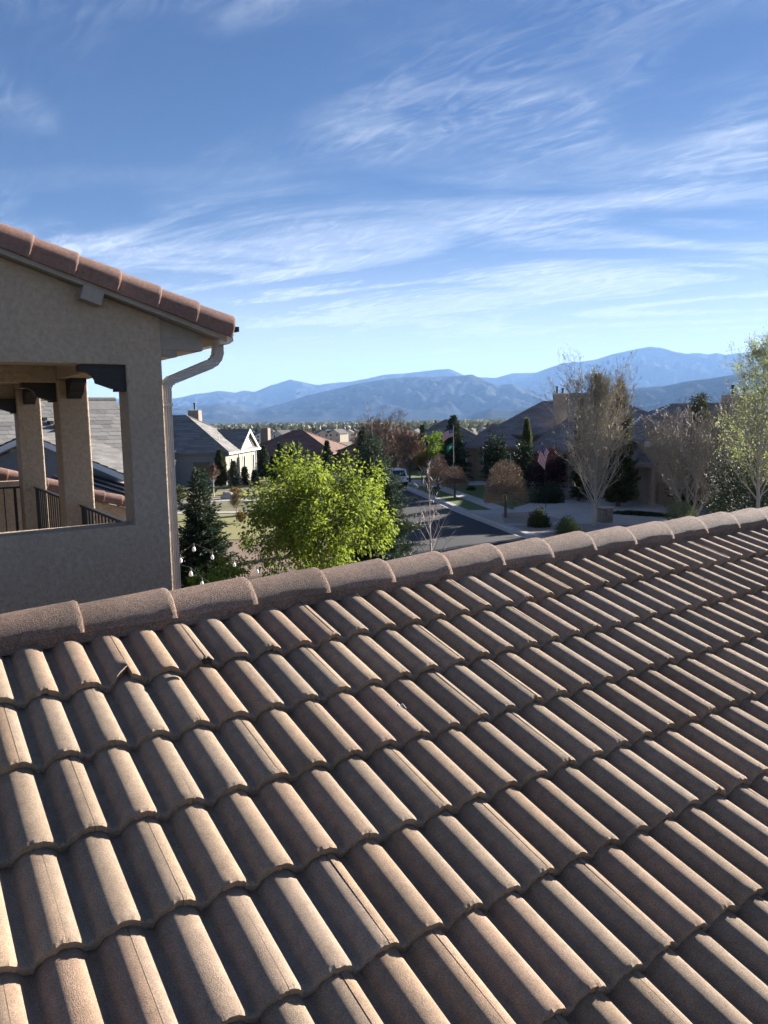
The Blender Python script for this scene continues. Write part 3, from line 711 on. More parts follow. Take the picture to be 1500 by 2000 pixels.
# grey-roofed house across the side street, sunlit end wall
g = empty('grey_roofed_house', (-16.8, 82, gz(-16.8, 82)), R(-5.3), 'cream house with dark grey hipped roof, white dormer gable and sunlit end wall at left', 'house')
walls(g, I4, -16, 0, 0, 12.6, -.3, 3.5, 'creamwall')
wf = MB(); wf.box(-15.8, -.2, -.05, -.004, -.3, 3.4); wf.build('painted_shade_front', 'greywall', g)  # grey sheet over the cream wall, the front's shade put into its colour
hip_roof(g, I4, -16, 0, 0, 12.6, 3.55, 7.45, .45, 'roof_slate', 15, 1.1)
for y in (2.0, 7.2, 11.2): window(g, I4, 'r', y, 0, 1.0, .75, 1.75)
window(g, I4, 'f', -2.6, -.05, 1.0, 1.9, 1.5, 'greywall')
dm = MB()                                                # dormer gable on the sunlit slope
dy0, dy1, dp = 4.4, 12.3, 5.85
courses(dm, (.5, dy0, 3.72), (-3.4, dy0 + .1, 3.75), (-3.4, 8.35, dp), (.5, 8.35, dp), 12, .8); courses(dm, (-3.4, dy1, 3.72), (.5, dy1, 3.72), (.5, 8.35, dp), (-3.4, 8.35, dp), 12, .8)
dorm = dm.build('dormer', 'roof_slate', g)
gf = MB(); gf.prism([(5.0, 3.72), (11.7, 3.72), (8.35, 5.5)], 'x', -.2, .10); gf.build('gable_face', 'offwhite', dorm)
for a, b in (((dy0 - .1), 8.35), (dy1 + .1, 8.35)):
    tr = MB(); A, B = Vector((.56, a, 3.60)), Vector((.56, b, dp + .02)); n_ = Vector((0, 0, -.34)); tr.poly([A, B, B + n_, A + n_]); tr.poly([A + Vector((-.08, 0, 0)), B + Vector((-.08, 0, 0)), B + n_ + Vector((-.08, 0, 0)), A + n_ + Vector((-.08, 0, 0))]); tr.poly([A, B, B + Vector((-.08, 0, 0)), A + Vector((-.08, 0, 0))]); tr.poly([A + n_, B + n_, B + n_ + Vector((-.08, 0, 0)), A + n_ + Vector((-.08, 0, 0))])
    tr.build('rake_trim', 'white', dorm)
gu = MB(); gu.box(.42, .58, -.45, 13.0, 3.28, 3.48); gu.build('gutter', 'white', g)
for y in (5.0, 12.45): w_ = MB(); w_.box(.004, .10, y - .05, y + .05, 0, 3.3); w_.build('downspout', 'white', g)
chimney(g, I4, -6.2, 9.0, 5, 8.1, 1.25, 'stone', 1, False)
vp_ = MB(); vp_.tube([(-1.6, 3.0, 4.4), (-1.6, 3.0, 5.2)], .07, 6); vp_.build('vent_pipe', 'white', g)
en = MB(); en.box(-10.2, -5.9, -2.6, -.06, -.3, 4.0); eno = en.build('entry_block', 'stone', g)
er = MB(); courses(er, (-5.5, -2.9, 3.9), (-5.5, 1.5, 3.9), (-8.0, 1.5, 5.9), (-8.0, -2.9, 5.9), 9, .8); courses(er, (-10.6, 1.5, 3.9), (-10.6, -2.9, 3.9), (-8.0, -2.9, 5.9), (-8.0, 1.5, 5.9), 9, .8); er.prism([(-10.2, 3.95), (-5.9, 3.95), (-8.0, 5.75)], 'y', -2.62, -2.4); er.build('entry_roof', 'roof_slate', eno)
et = MB(); A, B = Vector((-5.4, -2.95, 3.85)), Vector((-8.0, -2.95, 5.93)); n_ = Vector((0, 0, -.25)); et.poly([A, B, B + n_, A + n_]); et.box(-5.6, -5.3, -2.95, 1.5, 3.62, 3.84); et.build('entry_trim', 'white', eno)
window(eno, I4, 'f', -7.1, -2.6, .6, .9, 2.2, 'greywall')

# maroon-roofed house behind the spruces
p = at(588, 905, 112); g = empty('maroon_roofed_house', (p.x, 112, gz(p.x, 112)), R(-12), 'low house with maroon brown hipped roof and brick chimney behind the spruces', 'house')
walls(g, I4, -9, 4.5, 0, 12, -.5, 2.9, 'brownwall'); hip_roof(g, I4, -9, 4.5, 0, 12, 2.9, 6.0, .5, 'roof_maroon', 14, 1.1)
walls(g, I4, 4.5, 11, 3, 9, -.5, 2.6, 'brownwall', 'wing_wall'); hip_roof(g, I4, 4.5, 11, 3, 9, 2.65, 4.3, .45, 'roof_maroon', 9, 1.1)
chimney(g, I4, -7.2, 5, 3, 6.5, 1.2, 'stone', 0, False); window(g, I4, 'f', -4, 0, .8, 1.6, 1.3); window(g, I4, 'f', 1, 0, .8, 1.6, 1.3); window(g, I4, 'f', 8, 3, .8, 1.4, 1.2)

# dark-roofed house at the bend of the street
p = at(880, 925, 112); g = empty('dark_roofed_house', (p.x, 112, gz(p.x, 112)), R(-6), 'wide house with dark brown hipped roofs behind the tall spruce and flagpole', 'house')
walls(g, I4, -7.5, 6, 0, 13, -.5, 3.4, 'brownwall'); hip_roof(g, I4, -7.5, 6, 0, 13, 3.4, 7.25, .5, 'roof_brown', 17, 1.1)
walls(g, I4, 4.6, 10.5, -9, 4, -.5, 3.0, 'brownwall', 'wing_wall'); hip_roof(g, I4, 4.6, 10.5, -9, 4, 3.05, 5.6, .5, 'roof_brown', 12, 1.1)
walls(g, I4, 9, 18, 3, 14, -.5, 3.4, 'brownwall', 'side_wall'); hip_roof(g, I4, 9, 18, 3, 14, 3.4, 7.0, .5, 'roof_brown', 14, 1.1)
walls(g, I4, -15, -7.5, 3, 11, -.5, 2.8, 'brownwall', 'garage_wall'); hip_roof(g, I4, -15, -7.4, 3, 11, 2.85, 5.2, .5, 'roof_brown', 11, 1.1)
window(g, I4, 'f', 6.2, -9, .7, .9, 1.9, 'offwhite', 1); window(g, I4, 'f', 8.8, -9, .7, .9, 1.9, 'offwhite', 1)
vt = MB(); vt.prism([(5.6, 3.3), (6.8, 3.3), (6.2, 4.7)], 'y', -9.7, -8.6); vt.build('gablet', 'roof_brown', g)
for x in (-3, 1.5): window(g, I4, 'f', x, 0, .8, 1.4, 1.5, 'offwhite')

# tan house with the tall chimney
p = at(1075, 945, 80); g = empty('tan_chimney_house', (p.x, 80, 0), R(-8), 'tan house with grey brown hipped roofs and a tall square chimney behind junipers', 'house')
walls(g, I4, -6.2, 9, 4, 16, 0, 4.7, 'brownwall'); hip_roof(g, I4, -6.2, 9, 4, 16, 4.75, 8.3, .55, 'roof_taupe', 15, 1.0)
hip_roof(g, I4, -3.2, 13, 6.5, 19, 5.6, 9.2, .5, 'roof_taupe', 15, 1.0)
walls(g, I4, -2, 12, -2.5, 5, 0, 3.1, 'brownwall', 'front_wing_wall'); hip_roof(g, I4, -2, 12, -2.5, 5, 3.15, 6.3, .55, 'roof_taupe', 14, 1.0)
walls(g, I4, -8.5, -3.2, -1, 7, 0, 3.6, 'brownwall', 'side_wing_wall'); hip_roof(g, I4, -8.5, -3.2, -1, 7, 3.65, 5.9, .5, 'roof_taupe', 11, 1.0)
chimney(g, I4, 1.15, 3.2, 4, 8.95, 1.35, 'tanwall', 2); chimney(g, I4, 6.8, 13, 6, 9.5, 1.2, 'tanwall', 1)
window(g, I4, 'f', -6.5, -1, .7, .8, 2.1, 'offwhite', 1); window(g, I4, 'f', -4.6, -1, .7, .8, 2.1, 'offwhite', 1); window(g, I4, 'f', 3, -2.5, .7, 1.6, 1.5, 'offwhite', 1); window(g, I4, 'f', 8, -2.5, .7, 1.6, 1.5, 'offwhite', 1)

# house with the arched entry
p = at(1280, 990, 58); g = empty('arched_entry_house', (p.x, 58, 0), R(-4), 'taupe stucco house with arched entry tower, columns and white mortar dots on its hips', 'house')
def dots(parent, a, b, n):
    for i in range(n):
        q = Vector(a).lerp(Vector(b), (i + .5) / n); d = MB(); d.box(q.x - .10, q.x + .10, q.y - .10, q.y + .10, q.z + .02, q.z + .17); d.build('mortar_joint', 'mortar', parent)
def hipdots(o, a, b, t0, t1, n): a, b = Vector(a), Vector(b); dots(o, a.lerp(b, t0) + Vector((0, 0, .03)), a.lerp(b, t1) + Vector((0, 0, .03)), n)
walls(g, I4, -1.5, 16, 6, 18, 0, 4.6, 'tanwall'); r_ = hip_roof(g, I4, -1.5, 16, 6, 18, 4.65, 7.55, .5, 'roof_taupe', 15, .9)
hipdots(r_, (-2, 5.5, 4.65), (4.5, 12, 7.55), .5, .97, 9)
walls(g, I4, -3.2, 12, 2, 9, 0, 3.9, 'tanwall', 'front_wall'); r_ = hip_roof(g, I4, -3.2, 12, 2, 9, 3.95, 6.55, .5, 'roof_taupe', 13, .9)
hipdots(r_, (-3.7, 1.5, 3.95), (.3, 5.5, 6.55), .45, .97, 9)
tw = walls(g, I4, -.9, 2.6, -1.2, 2.6, 0, 4.75, 'tanwall', 'entry_tower'); r_ = hip_roof(g, I4, -.9, 2.6, -1.2, 2.6, 4.9, 6.2, .4, 'roof_taupe', 8, .8)
hr = hip_roof(g, I4, 1.8, 8, -1, 5, 4.5, 6.7, .5, 'roof_taupe', 10, .9); hipdots(hr, (1.3, -1.5, 4.5), (4.8, 2, 6.7), .05, .95, 11)
cn = MB(); cn.box(-1.35, 3.05, -1.65, -1.45, 4.55, 4.85); cn.box(-1.25, 2.95, -1.45, -1.205, 4.40, 4.60); cn.build('cornice', 'offwhite', tw)
cn = MB(); cn.box(-3.6, -1.1, 1.35, 1.95, 3.62, 3.92); cn.build('cornice', 'offwhite', g)
ar = MB(); pr = [(.35, 2.0), (1.35, 2.0), (1.35, 3.2)] + [(.85 + .5 * math.cos(math.pi * i / 10), 3.2 + .5 * math.sin(math.pi * i / 10)) for i in range(1, 10)] + [(.35, 3.2)]
ar.prism(pr, 'y', -1.26, -1.21); ao = ar.build('arched_window', 'glass', tw)
af = MB()
for i in range(14):
    a0, a1 = math.pi * i / 14, math.pi * (i + 1) / 14
    af.poly([(.85 + .5 * math.cos(a0), -1.29, 3.2 + .5 * math.sin(a0)), (.85 + .5 * math.cos(a1), -1.29, 3.2 + .5 * math.sin(a1)), (.85 + .64 * math.cos(a1), -1.29, 3.2 + .64 * math.sin(a1)), (.85 + .64 * math.cos(a0), -1.29, 3.2 + .64 * math.sin(a0))])
af.build('arch_trim', 'tanwall', ao)
for x in (-.75, 2.35, -3.0, -2.0):
    cb = MB(); y_ = -1.75 if x > -1 else 1.4; cb.tube([(x, y_, 0), (x, y_, .3), (x, y_, .32), (x, y_, 2.9), (x, y_, 3.1)], [.27, .27, .19, .16, .24], 12); cb.build('column', 'tanwall', g)
pr_ = MB(); courses(pr_, (-2.6, -2.2, 3.15), (.0, -2.2, 3.15), (-.2, .9, 4.2), (-2.2, .9, 4.2), 6, .6); courses(pr_, (-2.6, 1.4, 3.15), (-2.6, -2.2, 3.15), (-2.2, .9, 4.2), (-2.2, .9, 4.2), 6, .6); pr_.box(-2.6, 0, -2.2, 1.3, 2.95, 3.14); pr_.build('porch_roof', 'roof_taupe', g)
dr = MB(); dr.box(-.2, 1.9, -1.28, -1.205, 0, 1.75); dr.build('garage_door', 'brownwall', g)
window(g, I4, 'f', -2.4, 2, .6, .6, 2.2, 'tanwall', 1); window(g, I4, 'f', 6, 2, .8, 1.6, 1.5, 'offwhite', 1)
chimney(g, I4, 10.4, 12.2, 5, 8.35, 2.2, 'tanwall', 2, False)

# neighbour seen through the loggia: eave along local x, roof rising to +y, gable end looking -x
g = empty('neighbour_house', (-11.9, 34, 0), R(45), 'neighbouring house with grey slab tile roof, white gable trim and black metal porch roof', 'house')
walls(g, I4, -9, 2.7, .5, 10.5, 0, 4.95, 'greywall')
rf = MB(); rf.prism([(0, 5.02), (5.5, 8.02), (11, 5.02), (11, 4.9), (0, 4.9)], 'x', -9.3, 2.9); nroof = rf.build('roof', 'roof_slate', g)
sl_m = []
for k in range(4): b = MB(); b.box(0, .452, -.42, .02, 0, .03, None, (1.0, .82, 1.2, 1.05)[k]); sl_m.append(b.mesh('roof_slab', 'roof_slate'))
sa = math.atan2(3.0, 5.5); cnt = 0
for k in range(17):
    t = (k + 1) / 17
    for i in range(19):
        x = -5.7 + i * .46 - (k % 2) * .23
        if cnt >= 300: continue
        o = link('roof_slab', sl_m[random.randrange(4)], nroof); o.location = (x, 5.5 * t, 5.03 + 3.0 * t + random.uniform(.0, .01)); o.rotation_euler = (sa - .04, 0, random.uniform(-.01, .01)); cnt += 1
hp_ = MB(); hp_.tube([(-9.3, 5.5, 8.05), (2.9, 5.5, 8.05)], .11, 6); hp_.build('ridge_cap', 'roof_slate', nroof)
vl = MB()                                                # stepped black flashing down the slope
for i in range(15):
    yy = 4.6 - i * .30; x_ = -2.1 + i * .16; vl.box(x_, x_ + .18, yy - .3, yy + .03, 5.03 + 3.0 * yy / 5.5 - .02, 5.03 + 3.0 * yy / 5.5 + .13)
vl.build('flashing', 'metal_black', nroof)
gut = MB(); gut.box(-9.3, 2.9, -.18, -.02, 4.86, 5.02); gut.build('gutter', 'white', g)
MG = Mz((-11.9, 34, 0), R(45)).inverted() @ Mz((-13.8, 30.0, 0), R(-20))   # the wing turned towards the street
gd = MB(); gd.prism([(-4.0, 0), (3.9, 0), (3.9, 4.9), (0, 6.2), (-4.0, 4.9)], 'y', .3, 2.4); gd.v = [tuple(MG @ Vector(v)) for v in gd.v]; gd.build('gable', 'greywall', g)
for xe2 in (4.5, -4.6):
    t_ = MB(); a, b, d_, e_ = Vector((xe2, 0, 4.95)), Vector((0, 0, 6.50)), Vector((0, 0, -.22)), Vector((0, .14, 0))
    t_.poly([a, b, b + d_, a + d_]); t_.poly([a + e_, b + e_, b + d_ + e_, a + d_ + e_]); t_.poly([a, b, b + e_, a + e_]); t_.poly([a + d_, b + d_, b + d_ + e_, a + d_ + e_]); t_.poly([a, a + d_, a + d_ + e_, a + e_]); t_.v = [tuple(MG @ Vector(v)) for v in t_.v]; t_.build('rake_trim', 'white', g)
    t_ = MB(); courses(t_, MG @ Vector((xe2, -.02, 4.99)), MG @ Vector((xe2, 2.5, 4.99)), MG @ Vector((0, 2.5, 6.54)), MG @ Vector((0, -.02, 6.54)), 12, .5); t_.build('gable_roof', 'roof_slate', g)
def shed(nm, m, x0, z0, x1, z1, y0, y1, n):
    ms = MB(); ms.prism([(x0, z0), (x1, z1), (x1, z1 - .1), (x0, z0 - .1)], 'y', y0, y1); ms.v = [tuple(MG @ Vector(v)) for v in ms.v]; mo = ms.build(nm, m, g)
    for i in range(n):
        y = y0 + (y1 - y0) * (i + .5) / n; A, B = Vector((x0, y, z0)), Vector((x1, y, z1)); rb = MB(); w = Vector((0, .045, 0)); h = Vector((0, 0, .09))
        rb.poly([A - w + h, A + w + h, B + w + h, B - w + h]); rb.poly([A - w, A - w + h, B - w + h, B - w]); rb.poly([A + w, A + w + h, B + w + h, B + w]); rb.poly([B - w, B - w + h, B + w + h, B + w])
        rb.v = [tuple(MG @ Vector(v)) for v in rb.v]; rb.build('seam', 'metal_black', mo)
    return mo
shed('metal_porch_roof', 'roof_grey', 2.6, 4.98, 5.6, 4.28, -2.4, .25, 5)
gg = MB(); gg.box(5.58, 5.72, -2.45, .25, 4.10, 4.28, MG); gg.build('porch_gutter', 'white', g)
for y in (-2.2, .1): gg = MB(); gg.box(5.2, 5.4, y - .1, y + .1, 0, 4.2, MG); gg.build('porch_post', 'white', g)
shed('metal_awning_roof', 'metal_black', -2.2, 6.0, -6, 5.6, -1.6, -.1, 5)
lw = MB(); lw.box(-7, -.6, -2.6, -2.2, 0, 4.6, MG); lw.box(-7, -.5, -2.7, -2.1, 4.61, 4.85, MG); lw.build('garden_wall', 'stucco', g)

# ------------------------------------------------------------------ far town
def far_house_meshes(k):
    w, d, h, rr = ((9, 8, 5, 2.6), (12, 9, 3.2, 3.0), (10, 9, 5.4, 2.2))[k]
    a = MB(); a.box(-w / 2, w / 2, -d / 2, d / 2, -3, h)
    if k != 1: a.prism([(-w / 2, h), (w / 2, h), (0, h + rr - .25)], 'y', -d / 2, -d / 2 + .3)
    b = MB()
    if k == 1:
        r0, r1 = Vector((-w / 2 + d / 2, 0, h + rr)), Vector((w / 2 - d / 2, 0, h + rr)); e = [Vector((x * (w / 2 + .5), y * (d / 2 + .5), h)) for x, y in ((-1, -1), (1, -1), (1, 1), (-1, 1))]
        for q in ((e[0], e[1], r1, r0), (e[1], e[2], r1), (e[2], e[3], r0, r1), (e[3], e[0], r0)): b.poly(q, random.uniform(.9, 1.1))
    else:
        for s in (-1, 1): b.poly([(s * (w / 2 + .5), -d / 2 - .4, h - .1), (s * (w / 2 + .5), d / 2 + .4, h - .1), (0, d / 2 + .4, h + rr), (0, -d / 2 - .4, h + rr)])
    cs = []; pos = ((-.28, 1.0), (.25, 1.0), (-.28, 3.4), (.25, 3.4)) if k != 1 else ((-.3, .9), (.05, .9))
    for x, z in pos: c = MB(); c.box(w * x - .6, w * x + .6, -d / 2 - .05, -d / 2 - .003, z, z + 1.3); cs.append(c.mesh('window', 'glass'))
    g_ = MB()
    if k == 1: g_.box(w * .2, w * .45, -d / 2 - .06, -d / 2 - .004, -.2, 2.1)
    else: g_.box(-.2 * w, -.02 * w, -d / 2 - .06, -d / 2 - .004, -.6, .5)
    return [a.mesh('wall', 'farwall'), b.mesh('roof', 'farroof'), g_.mesh('garage_door', 'offwhite')] + cs
FH_ = [far_house_meshes(k) for k in range(3)]
rf_ = random.Random(21)
def far_house(px, Y, k, rz, s=1.):
    x = (px - 750) / F * Y; g = empty('distant_house', (x, Y, gz(x, Y)), rz, 'small pale house among trees in the distant neighbourhood', 'house', 'distant houses below the mountains')
    g.scale = (s, s, s)
    for me in FH_[k]: link(me.name.split('.')[0], me, g)
for i, (px, Y) in enumerate([(490, 560), (512, 600), (533, 560), (553, 520), (580, 545), (606, 560), (632, 575), (660, 560), (688, 590), (545, 700), (575, 720), (620, 730), (655, 760), (700, 720), (735, 640), (762, 620), (790, 640), (812, 700), (748, 800), (780, 830), (470, 720), (440, 800), (515, 860), (595, 900), (640, 940), (690, 980), (730, 960), (835, 900), (950, 760), (455, 600), (560, 1000), (760, 1050), (480, 1000), (800, 1100)]):
    far_house(px + rf_.uniform(-4, 4), Y * .9, rf_.choice((0, 1, 2, 0)), rf_.uniform(-.9, .9), rf_.uniform(.9, 1.15))

# ------------------------------------------------------------------ vegetation
def spot(px, Y, py=930):
    q = at(px, py, Y); return Vector((q.x, Y, gz(q.x, Y) + .1))
def thing_at(name, px, Y, label, cat, group=None, py=930):
    return empty(name, spot(px, Y, py), random.uniform(0, 6.28), label, cat, group)
def conifer(root, H, Rr, seed, leaf, dens=1., flake=.10, fw=.022, bark='bark', power=.85, skirt=.03, up=.15, droop=.35, spiky=0.):
    rd = np.random.default_rng(seed); P = []; D = []; tr = MB()
    tr.tube([(0, 0, 0), (0, 0, H * .5), (0, 0, H)], [H * .018 + .02, H * .011 + .01, .008], 7); tr.build('trunk', bark, root)
    lim = MB(); z = H * skirt; nb = int(H / .16 * dens ** .5) + 10
    for w in range(nb):
        t = skirt + (1 - skirt) * (w + .5) / nb; t = t ** .93
        for k in range(6 if t < .8 else 5):
            az = w * 2.4 + k * 6.283 / 6 + rd.uniform(-.35, .35); Lb = (Rr * (1 - t) ** power + .07) * rd.uniform(.62, 1.14)
            if spiky and t > .55 and rd.random() < spiky: Lb *= 1.35
            el = up + .75 * t + rd.uniform(-.12, .12)
            s = np.linspace(.06, 1, max(4, int(Lb / (.085 / dens ** .5))))
            d0 = np.array([math.cos(az), math.sin(az), 0.]); sd_ = np.array([-d0[1], d0[0], 0])
            bp = np.array([0, 0, t * H]) + d0 * (s * Lb)[:, None] * math.cos(el) + np.array([0, 0, 1]) * (s * Lb * math.sin(el) - droop * Lb * s * s * (1 - t))[:, None]
            if Lb > .5: lim.tube([tuple(bp[0]), tuple(bp[len(bp) // 2]), tuple(bp[-1])], [.006 + .007 * Lb, .005 + .004 * Lb, .003], 3, False)
            for q, ss in zip(bp, s):
                for sg in (-1, 1):
                    lt = Lb * .40 * (1 - ss) ** .7 * rd.uniform(.6, 1.2) + .05
                    m = max(1, int(lt / (.075 / dens ** .5)))
                    td = sd_ * sg * .75 + d0 * .75 + np.array([0, 0, rd.uniform(-.35, .15)])
                    for j in range(m):
                        P.append(q + td * lt * (j + rd.random()) / m * .8); D.append(td + rd.normal(size=3) * .45 + np.array([0, 0, .12]))
            P += [bp[-1]] * 2; D += [d0 * math.cos(el) + rd.normal(size=3) * .2 + np.array([0, 0, .25]) for _ in (0, 1)]
    for j in range(14): P.append(np.array([0, 0, H * (1 - .012 * j)])); D.append(np.array([rd.normal() * .4, rd.normal() * .4, 1.]))
    if lim.v: lim.build('limb', bark, root)
    P = np.array(P); D = np.array(D); rr = np.hypot(P[:, 0], P[:, 1])
    return link('crown', leafcards('crown', P, D, flake, fw, leaf, .3, .32), root)
def conifer_at(name, px, top, Y, wpx, label, seed, leaf='leaf_spruce', dens=1., flake=.1, fw=.03, group=None, **k):
    r = thing_at(name, px, Y, label, 'tree', group); H = at(px, top, Y).z - r.location.z
    conifer(r, H, wpx / 2 * Y / F, seed, leaf, dens, flake, fw, **k); return r
def leader(root, H, profile, seed, nlat, up, tr, bark, twigs=0, twiglen=.3, twigw=.012, twigmat=None, first=.12, jit=.12, sub=6, leaf=None, nleaf=0, lsize=.06, forks=1, lean=.0, leafz=None):
    """a tree with leader(s) and ascending limbs that fill a crown profile; optional twigs and leaves"""
    rd = random.Random(seed); mb = MB(); tips = []; H *= .9
    def limb(p, d, Ln, r, lev):
        n = 5; pts = [Vector(p)]; q = Vector(p); dd = Vector(d).normalized()
        for i in range(n):
            dd = (dd + Vector((rd.uniform(-1, 1), rd.uniform(-1, 1), rd.uniform(-.4, 1.1))) * jit).normalized(); q = q + dd * Ln / n; pts.append(q.copy())
        mb.tube(pts, [r * (1 - .8 * i / n) for i in range(n + 1)], 5 if lev == 0 else 3, False)
        for i in range(2, n + 1): tips.append((pts[i], (pts[i] - pts[i - 1]).normalized(), lev))
        if lev < 2:
            for k in range(sub if lev == 0 else max(2, sub // 2)):
                i = rd.randrange(1, n + 1); az = rd.uniform(0, 6.28); o = dd.orthogonal().normalized(); o.rotate(Matrix.Rotation(az, 3, dd))
                limb(pts[i], (dd + o * rd.uniform(.45, .9) + Vector((0, 0, .25))), Ln * rd.uniform(.28, .5), r * .45, lev + 1)
    for f in range(forks):
        fa = 6.283 * f / forks + rd.uniform(-.4, .4); ld = Vector((math.cos(fa) * lean, math.sin(fa) * lean, 1)).normalized() if forks > 1 else Vector((0, 0, 1))
        pts = []; q = Vector((math.cos(fa) * .1 * (forks > 1), math.sin(fa) * .1 * (forks > 1), 0)); Hh = H * (1 if f == 0 else rd.uniform(.7, .97)); n = 9
        for i in range(n + 1):
            pts.append(q.copy()); q = q + ld * Hh / n + Vector((rd.uniform(-1, 1), rd.uniform(-1, 1), 0)) * .02 * H / 4 * (i > 0)
        mb.tube(pts, [tr * (1 - .93 * i / n) for i in range(n + 1)], 8, False); tips.append((pts[-1], ld, 1))
        for k in range(nlat // forks):
            t = first + (1 - first) * (k + rd.random()) / (nlat / forks); t = min(t, .985)
            i = min(n - 1, int(t * n)); p = pts[i].lerp(pts[i + 1], t * n - i); az = k * 2.4 + rd.uniform(-.4, .4)
            rr = .66 * profile(t) * rd.uniform(.75, 1.1); u = up + rd.uniform(-.12, .12); Ln = rr / max(.25, math.cos(u))
            limb(p, (math.cos(az) * math.cos(u), math.sin(az) * math.cos(u), math.sin(u)), Ln, max(.008, tr * .42 * (1 - .75 * t)), 0)
    mb.build('trunk', bark, root)
    T = np.array([tuple(t[0]) for t in tips]); Dd = np.array([tuple(t[1]) for t in tips])
    r2 = np.random.default_rng(seed)
    if twigs:
        i = r2.integers(0, len(T), twigs); tag(link('twigs', leafcards('twigs', T[i] + r2.normal(size=(twigs, 3)) * .03, Dd[i] + r2.normal(size=(twigs, 3)) * .55 + [0, 0, .2], twiglen, twigw, twigmat, .1, .3), root), kind='stuff')
    if nleaf:
        ok = np.arange(len(T)) if leafz is None else np.where((T[:, 2] > leafz[0]) & (T[:, 2] < leafz[1]))[0]
        i = ok[r2.integers(0, len(ok), nleaf)]; link('crown', leafcards('crown', T[i] + r2.normal(size=(nleaf, 3)) * lsize * 1.6, r2.normal(size=(nleaf, 3)) + [0, 0, -.2], lsize, lsize * .7, leaf, .25, .35), root)
    return T
def clumps(root, H0_, cen, rad, ncl, nleaf, size, leaf, bark, seed, tr=.09, wid=.62, shell=.55, lean=(0, 0), rlo=.16, rhi=.30, droop=.5):
    """broad-leaved crown: leaf clumps round limb ends spread through an uneven ellipsoid"""
    r2 = np.random.default_rng(seed); cen = np.array(cen, float); rad = np.array(rad, float)
    cs = []
    while len(cs) < ncl:
        v = unit(r2.normal(size=3)) * r2.uniform(shell, 1.02) ** .8
        v = v * (1 + .16 * noise.noise(Vector(tuple(v * 1.7 + seed))))
        if v[2] < -.9: continue
        cs.append(cen + v * rad)
    cs = np.array(cs); mb = MB(); b0 = Vector((lean[0], lean[1], H0_))
    mb.tube([(0, 0, -.1), (lean[0] * .5, lean[1] * .5, H0_ * .6), b0], [tr, tr * .8, tr * .7], 8, False)
    hub = [b0]
    for k in range(7):
        a = k * .9 + r2.uniform(-.3, .3); e = b0 + Vector((math.cos(a) * rad[0] * .38, math.sin(a) * rad[1] * .38, (cen[2] - H0_) * r2.uniform(.6, 1.15))); m_ = b0.lerp(e, .5) + Vector((0, 0, -.08)); mb.tube([b0, m_, e], [tr * .55, tr * .4, tr * .26], 6, False); hub += [m_, e]
    for c in cs:
        h = min(hub, key=lambda q: (q - Vector(c)).length); mid = h.lerp(Vector(c), .55) + Vector((0, 0, .06)); mb.tube([h, mid, c], [tr * .2, tr * .12, .006], 4, False)
    mb.build('trunk', bark, root)
    i = r2.integers(0, ncl, nleaf); cr = r2.uniform(rlo, rhi, ncl) * rad.mean() * 1.15
    d = unit(r2.normal(size=(nleaf, 3))); rr = r2.random(nleaf) ** .45
    P = cs[i] + d * (cr[i] * rr)[:, None]
    out = unit(P - cen)
    link('crown', leafcards('crown', P, d * .6 + out * .45 + [0, 0, -droop] + r2.normal(size=(nleaf, 3)) * .35, size, size * wid, leaf, .22, .28, up=out), root)
def dome(root, tz, rx, rz, seed, flat=.0, n=5200, twig='twig_brown', tr=.11, tl=.17, tw=.028):
    """clipped bare tree: straight trunk and a dense dome of twigs"""
    r2 = np.random.default_rng(seed); mb = MB(); mb.tube([(0, 0, -.1), (.02, 0, tz * .6), (0, .02, tz + rz * .5)], [tr, tr * .85, tr * .5], 8, False)
    hub = np.array([0, 0, tz + .20 * rz])
    S = unit(r2.normal(size=(n, 3))); S[:, 2] = np.where(S[:, 2] < -flat, -S[:, 2] * .4, S[:, 2])
    top = np.stack([S[:, 0] * rx, S[:, 1] * rx, tz + rz * .14 + S[:, 2] * np.where(S[:, 2] > 0, rz * .88, rz * .30)], 1)
    for k in range(46):
        e = hub + (top[k] - hub) * .8; m_ = (hub + e) / 2 + [0, 0, .1]; mb.tube([hub + [0, 0, .4 * rz * (k % 3) / 3], m_, e], [.035, .02, .008], 4, False)
    mb.build('trunk', 'bark', root)
    f = .45 + .55 * r2.random(n) ** .6; P = hub + (top - hub) * f[:, None]
    link('crown', leafcards('crown', P, unit(top - hub) * .8 + r2.normal(size=(n, 3)) * .55 + [0, 0, .15], tl, tw, twig, .05, .35), root)
def shrub(root, rx, ry, h, n, leaf, size, seed, wid=.45, upd=.5, lumps=5):
    r2 = np.random.default_rng(seed); L_ = r2.uniform(-1, 1, (lumps, 2)) * [rx * .5, ry * .5]
    i = r2.integers(0, lumps, n); d = unit(r2.normal(size=(n, 3))); d[:, 2] = np.abs(d[:, 2]); rr = r2.random(n) ** .4
    P = np.stack([L_[i, 0] + d[:, 0] * rr * rx * .62, L_[i, 1] + d[:, 1] * rr * ry * .62, d[:, 2] * rr * h * (.75 + .25 * np.cos(i * 2.3))], 1)
    if h > 1.5 * rx:                                     # tall: an egg, not a mound
        d = unit(r2.normal(size=(n, 3))); k = 1 + .22 * np.sin(d[:, 0] * 5 + seed) * np.cos(d[:, 2] * 6 + d[:, 1] * 4)
        P = d * (rr * k)[:, None] * [rx, ry, h * .5] + [0, 0, h * .5]
    mb = MB()
    for k in range(9): mb.tube([(0, 0, -.05), tuple(P[k] * [.5, .5, .5]), tuple(P[k])], [.02, .014, .006], 4, False)
    mb.build('stem', 'bark', root)
    link('foliage', leafcards('foliage', P, d * .6 + [0, 0, upd] + r2.normal(size=(n, 3)) * .4, size, size * wid, leaf, .2, .35), root)

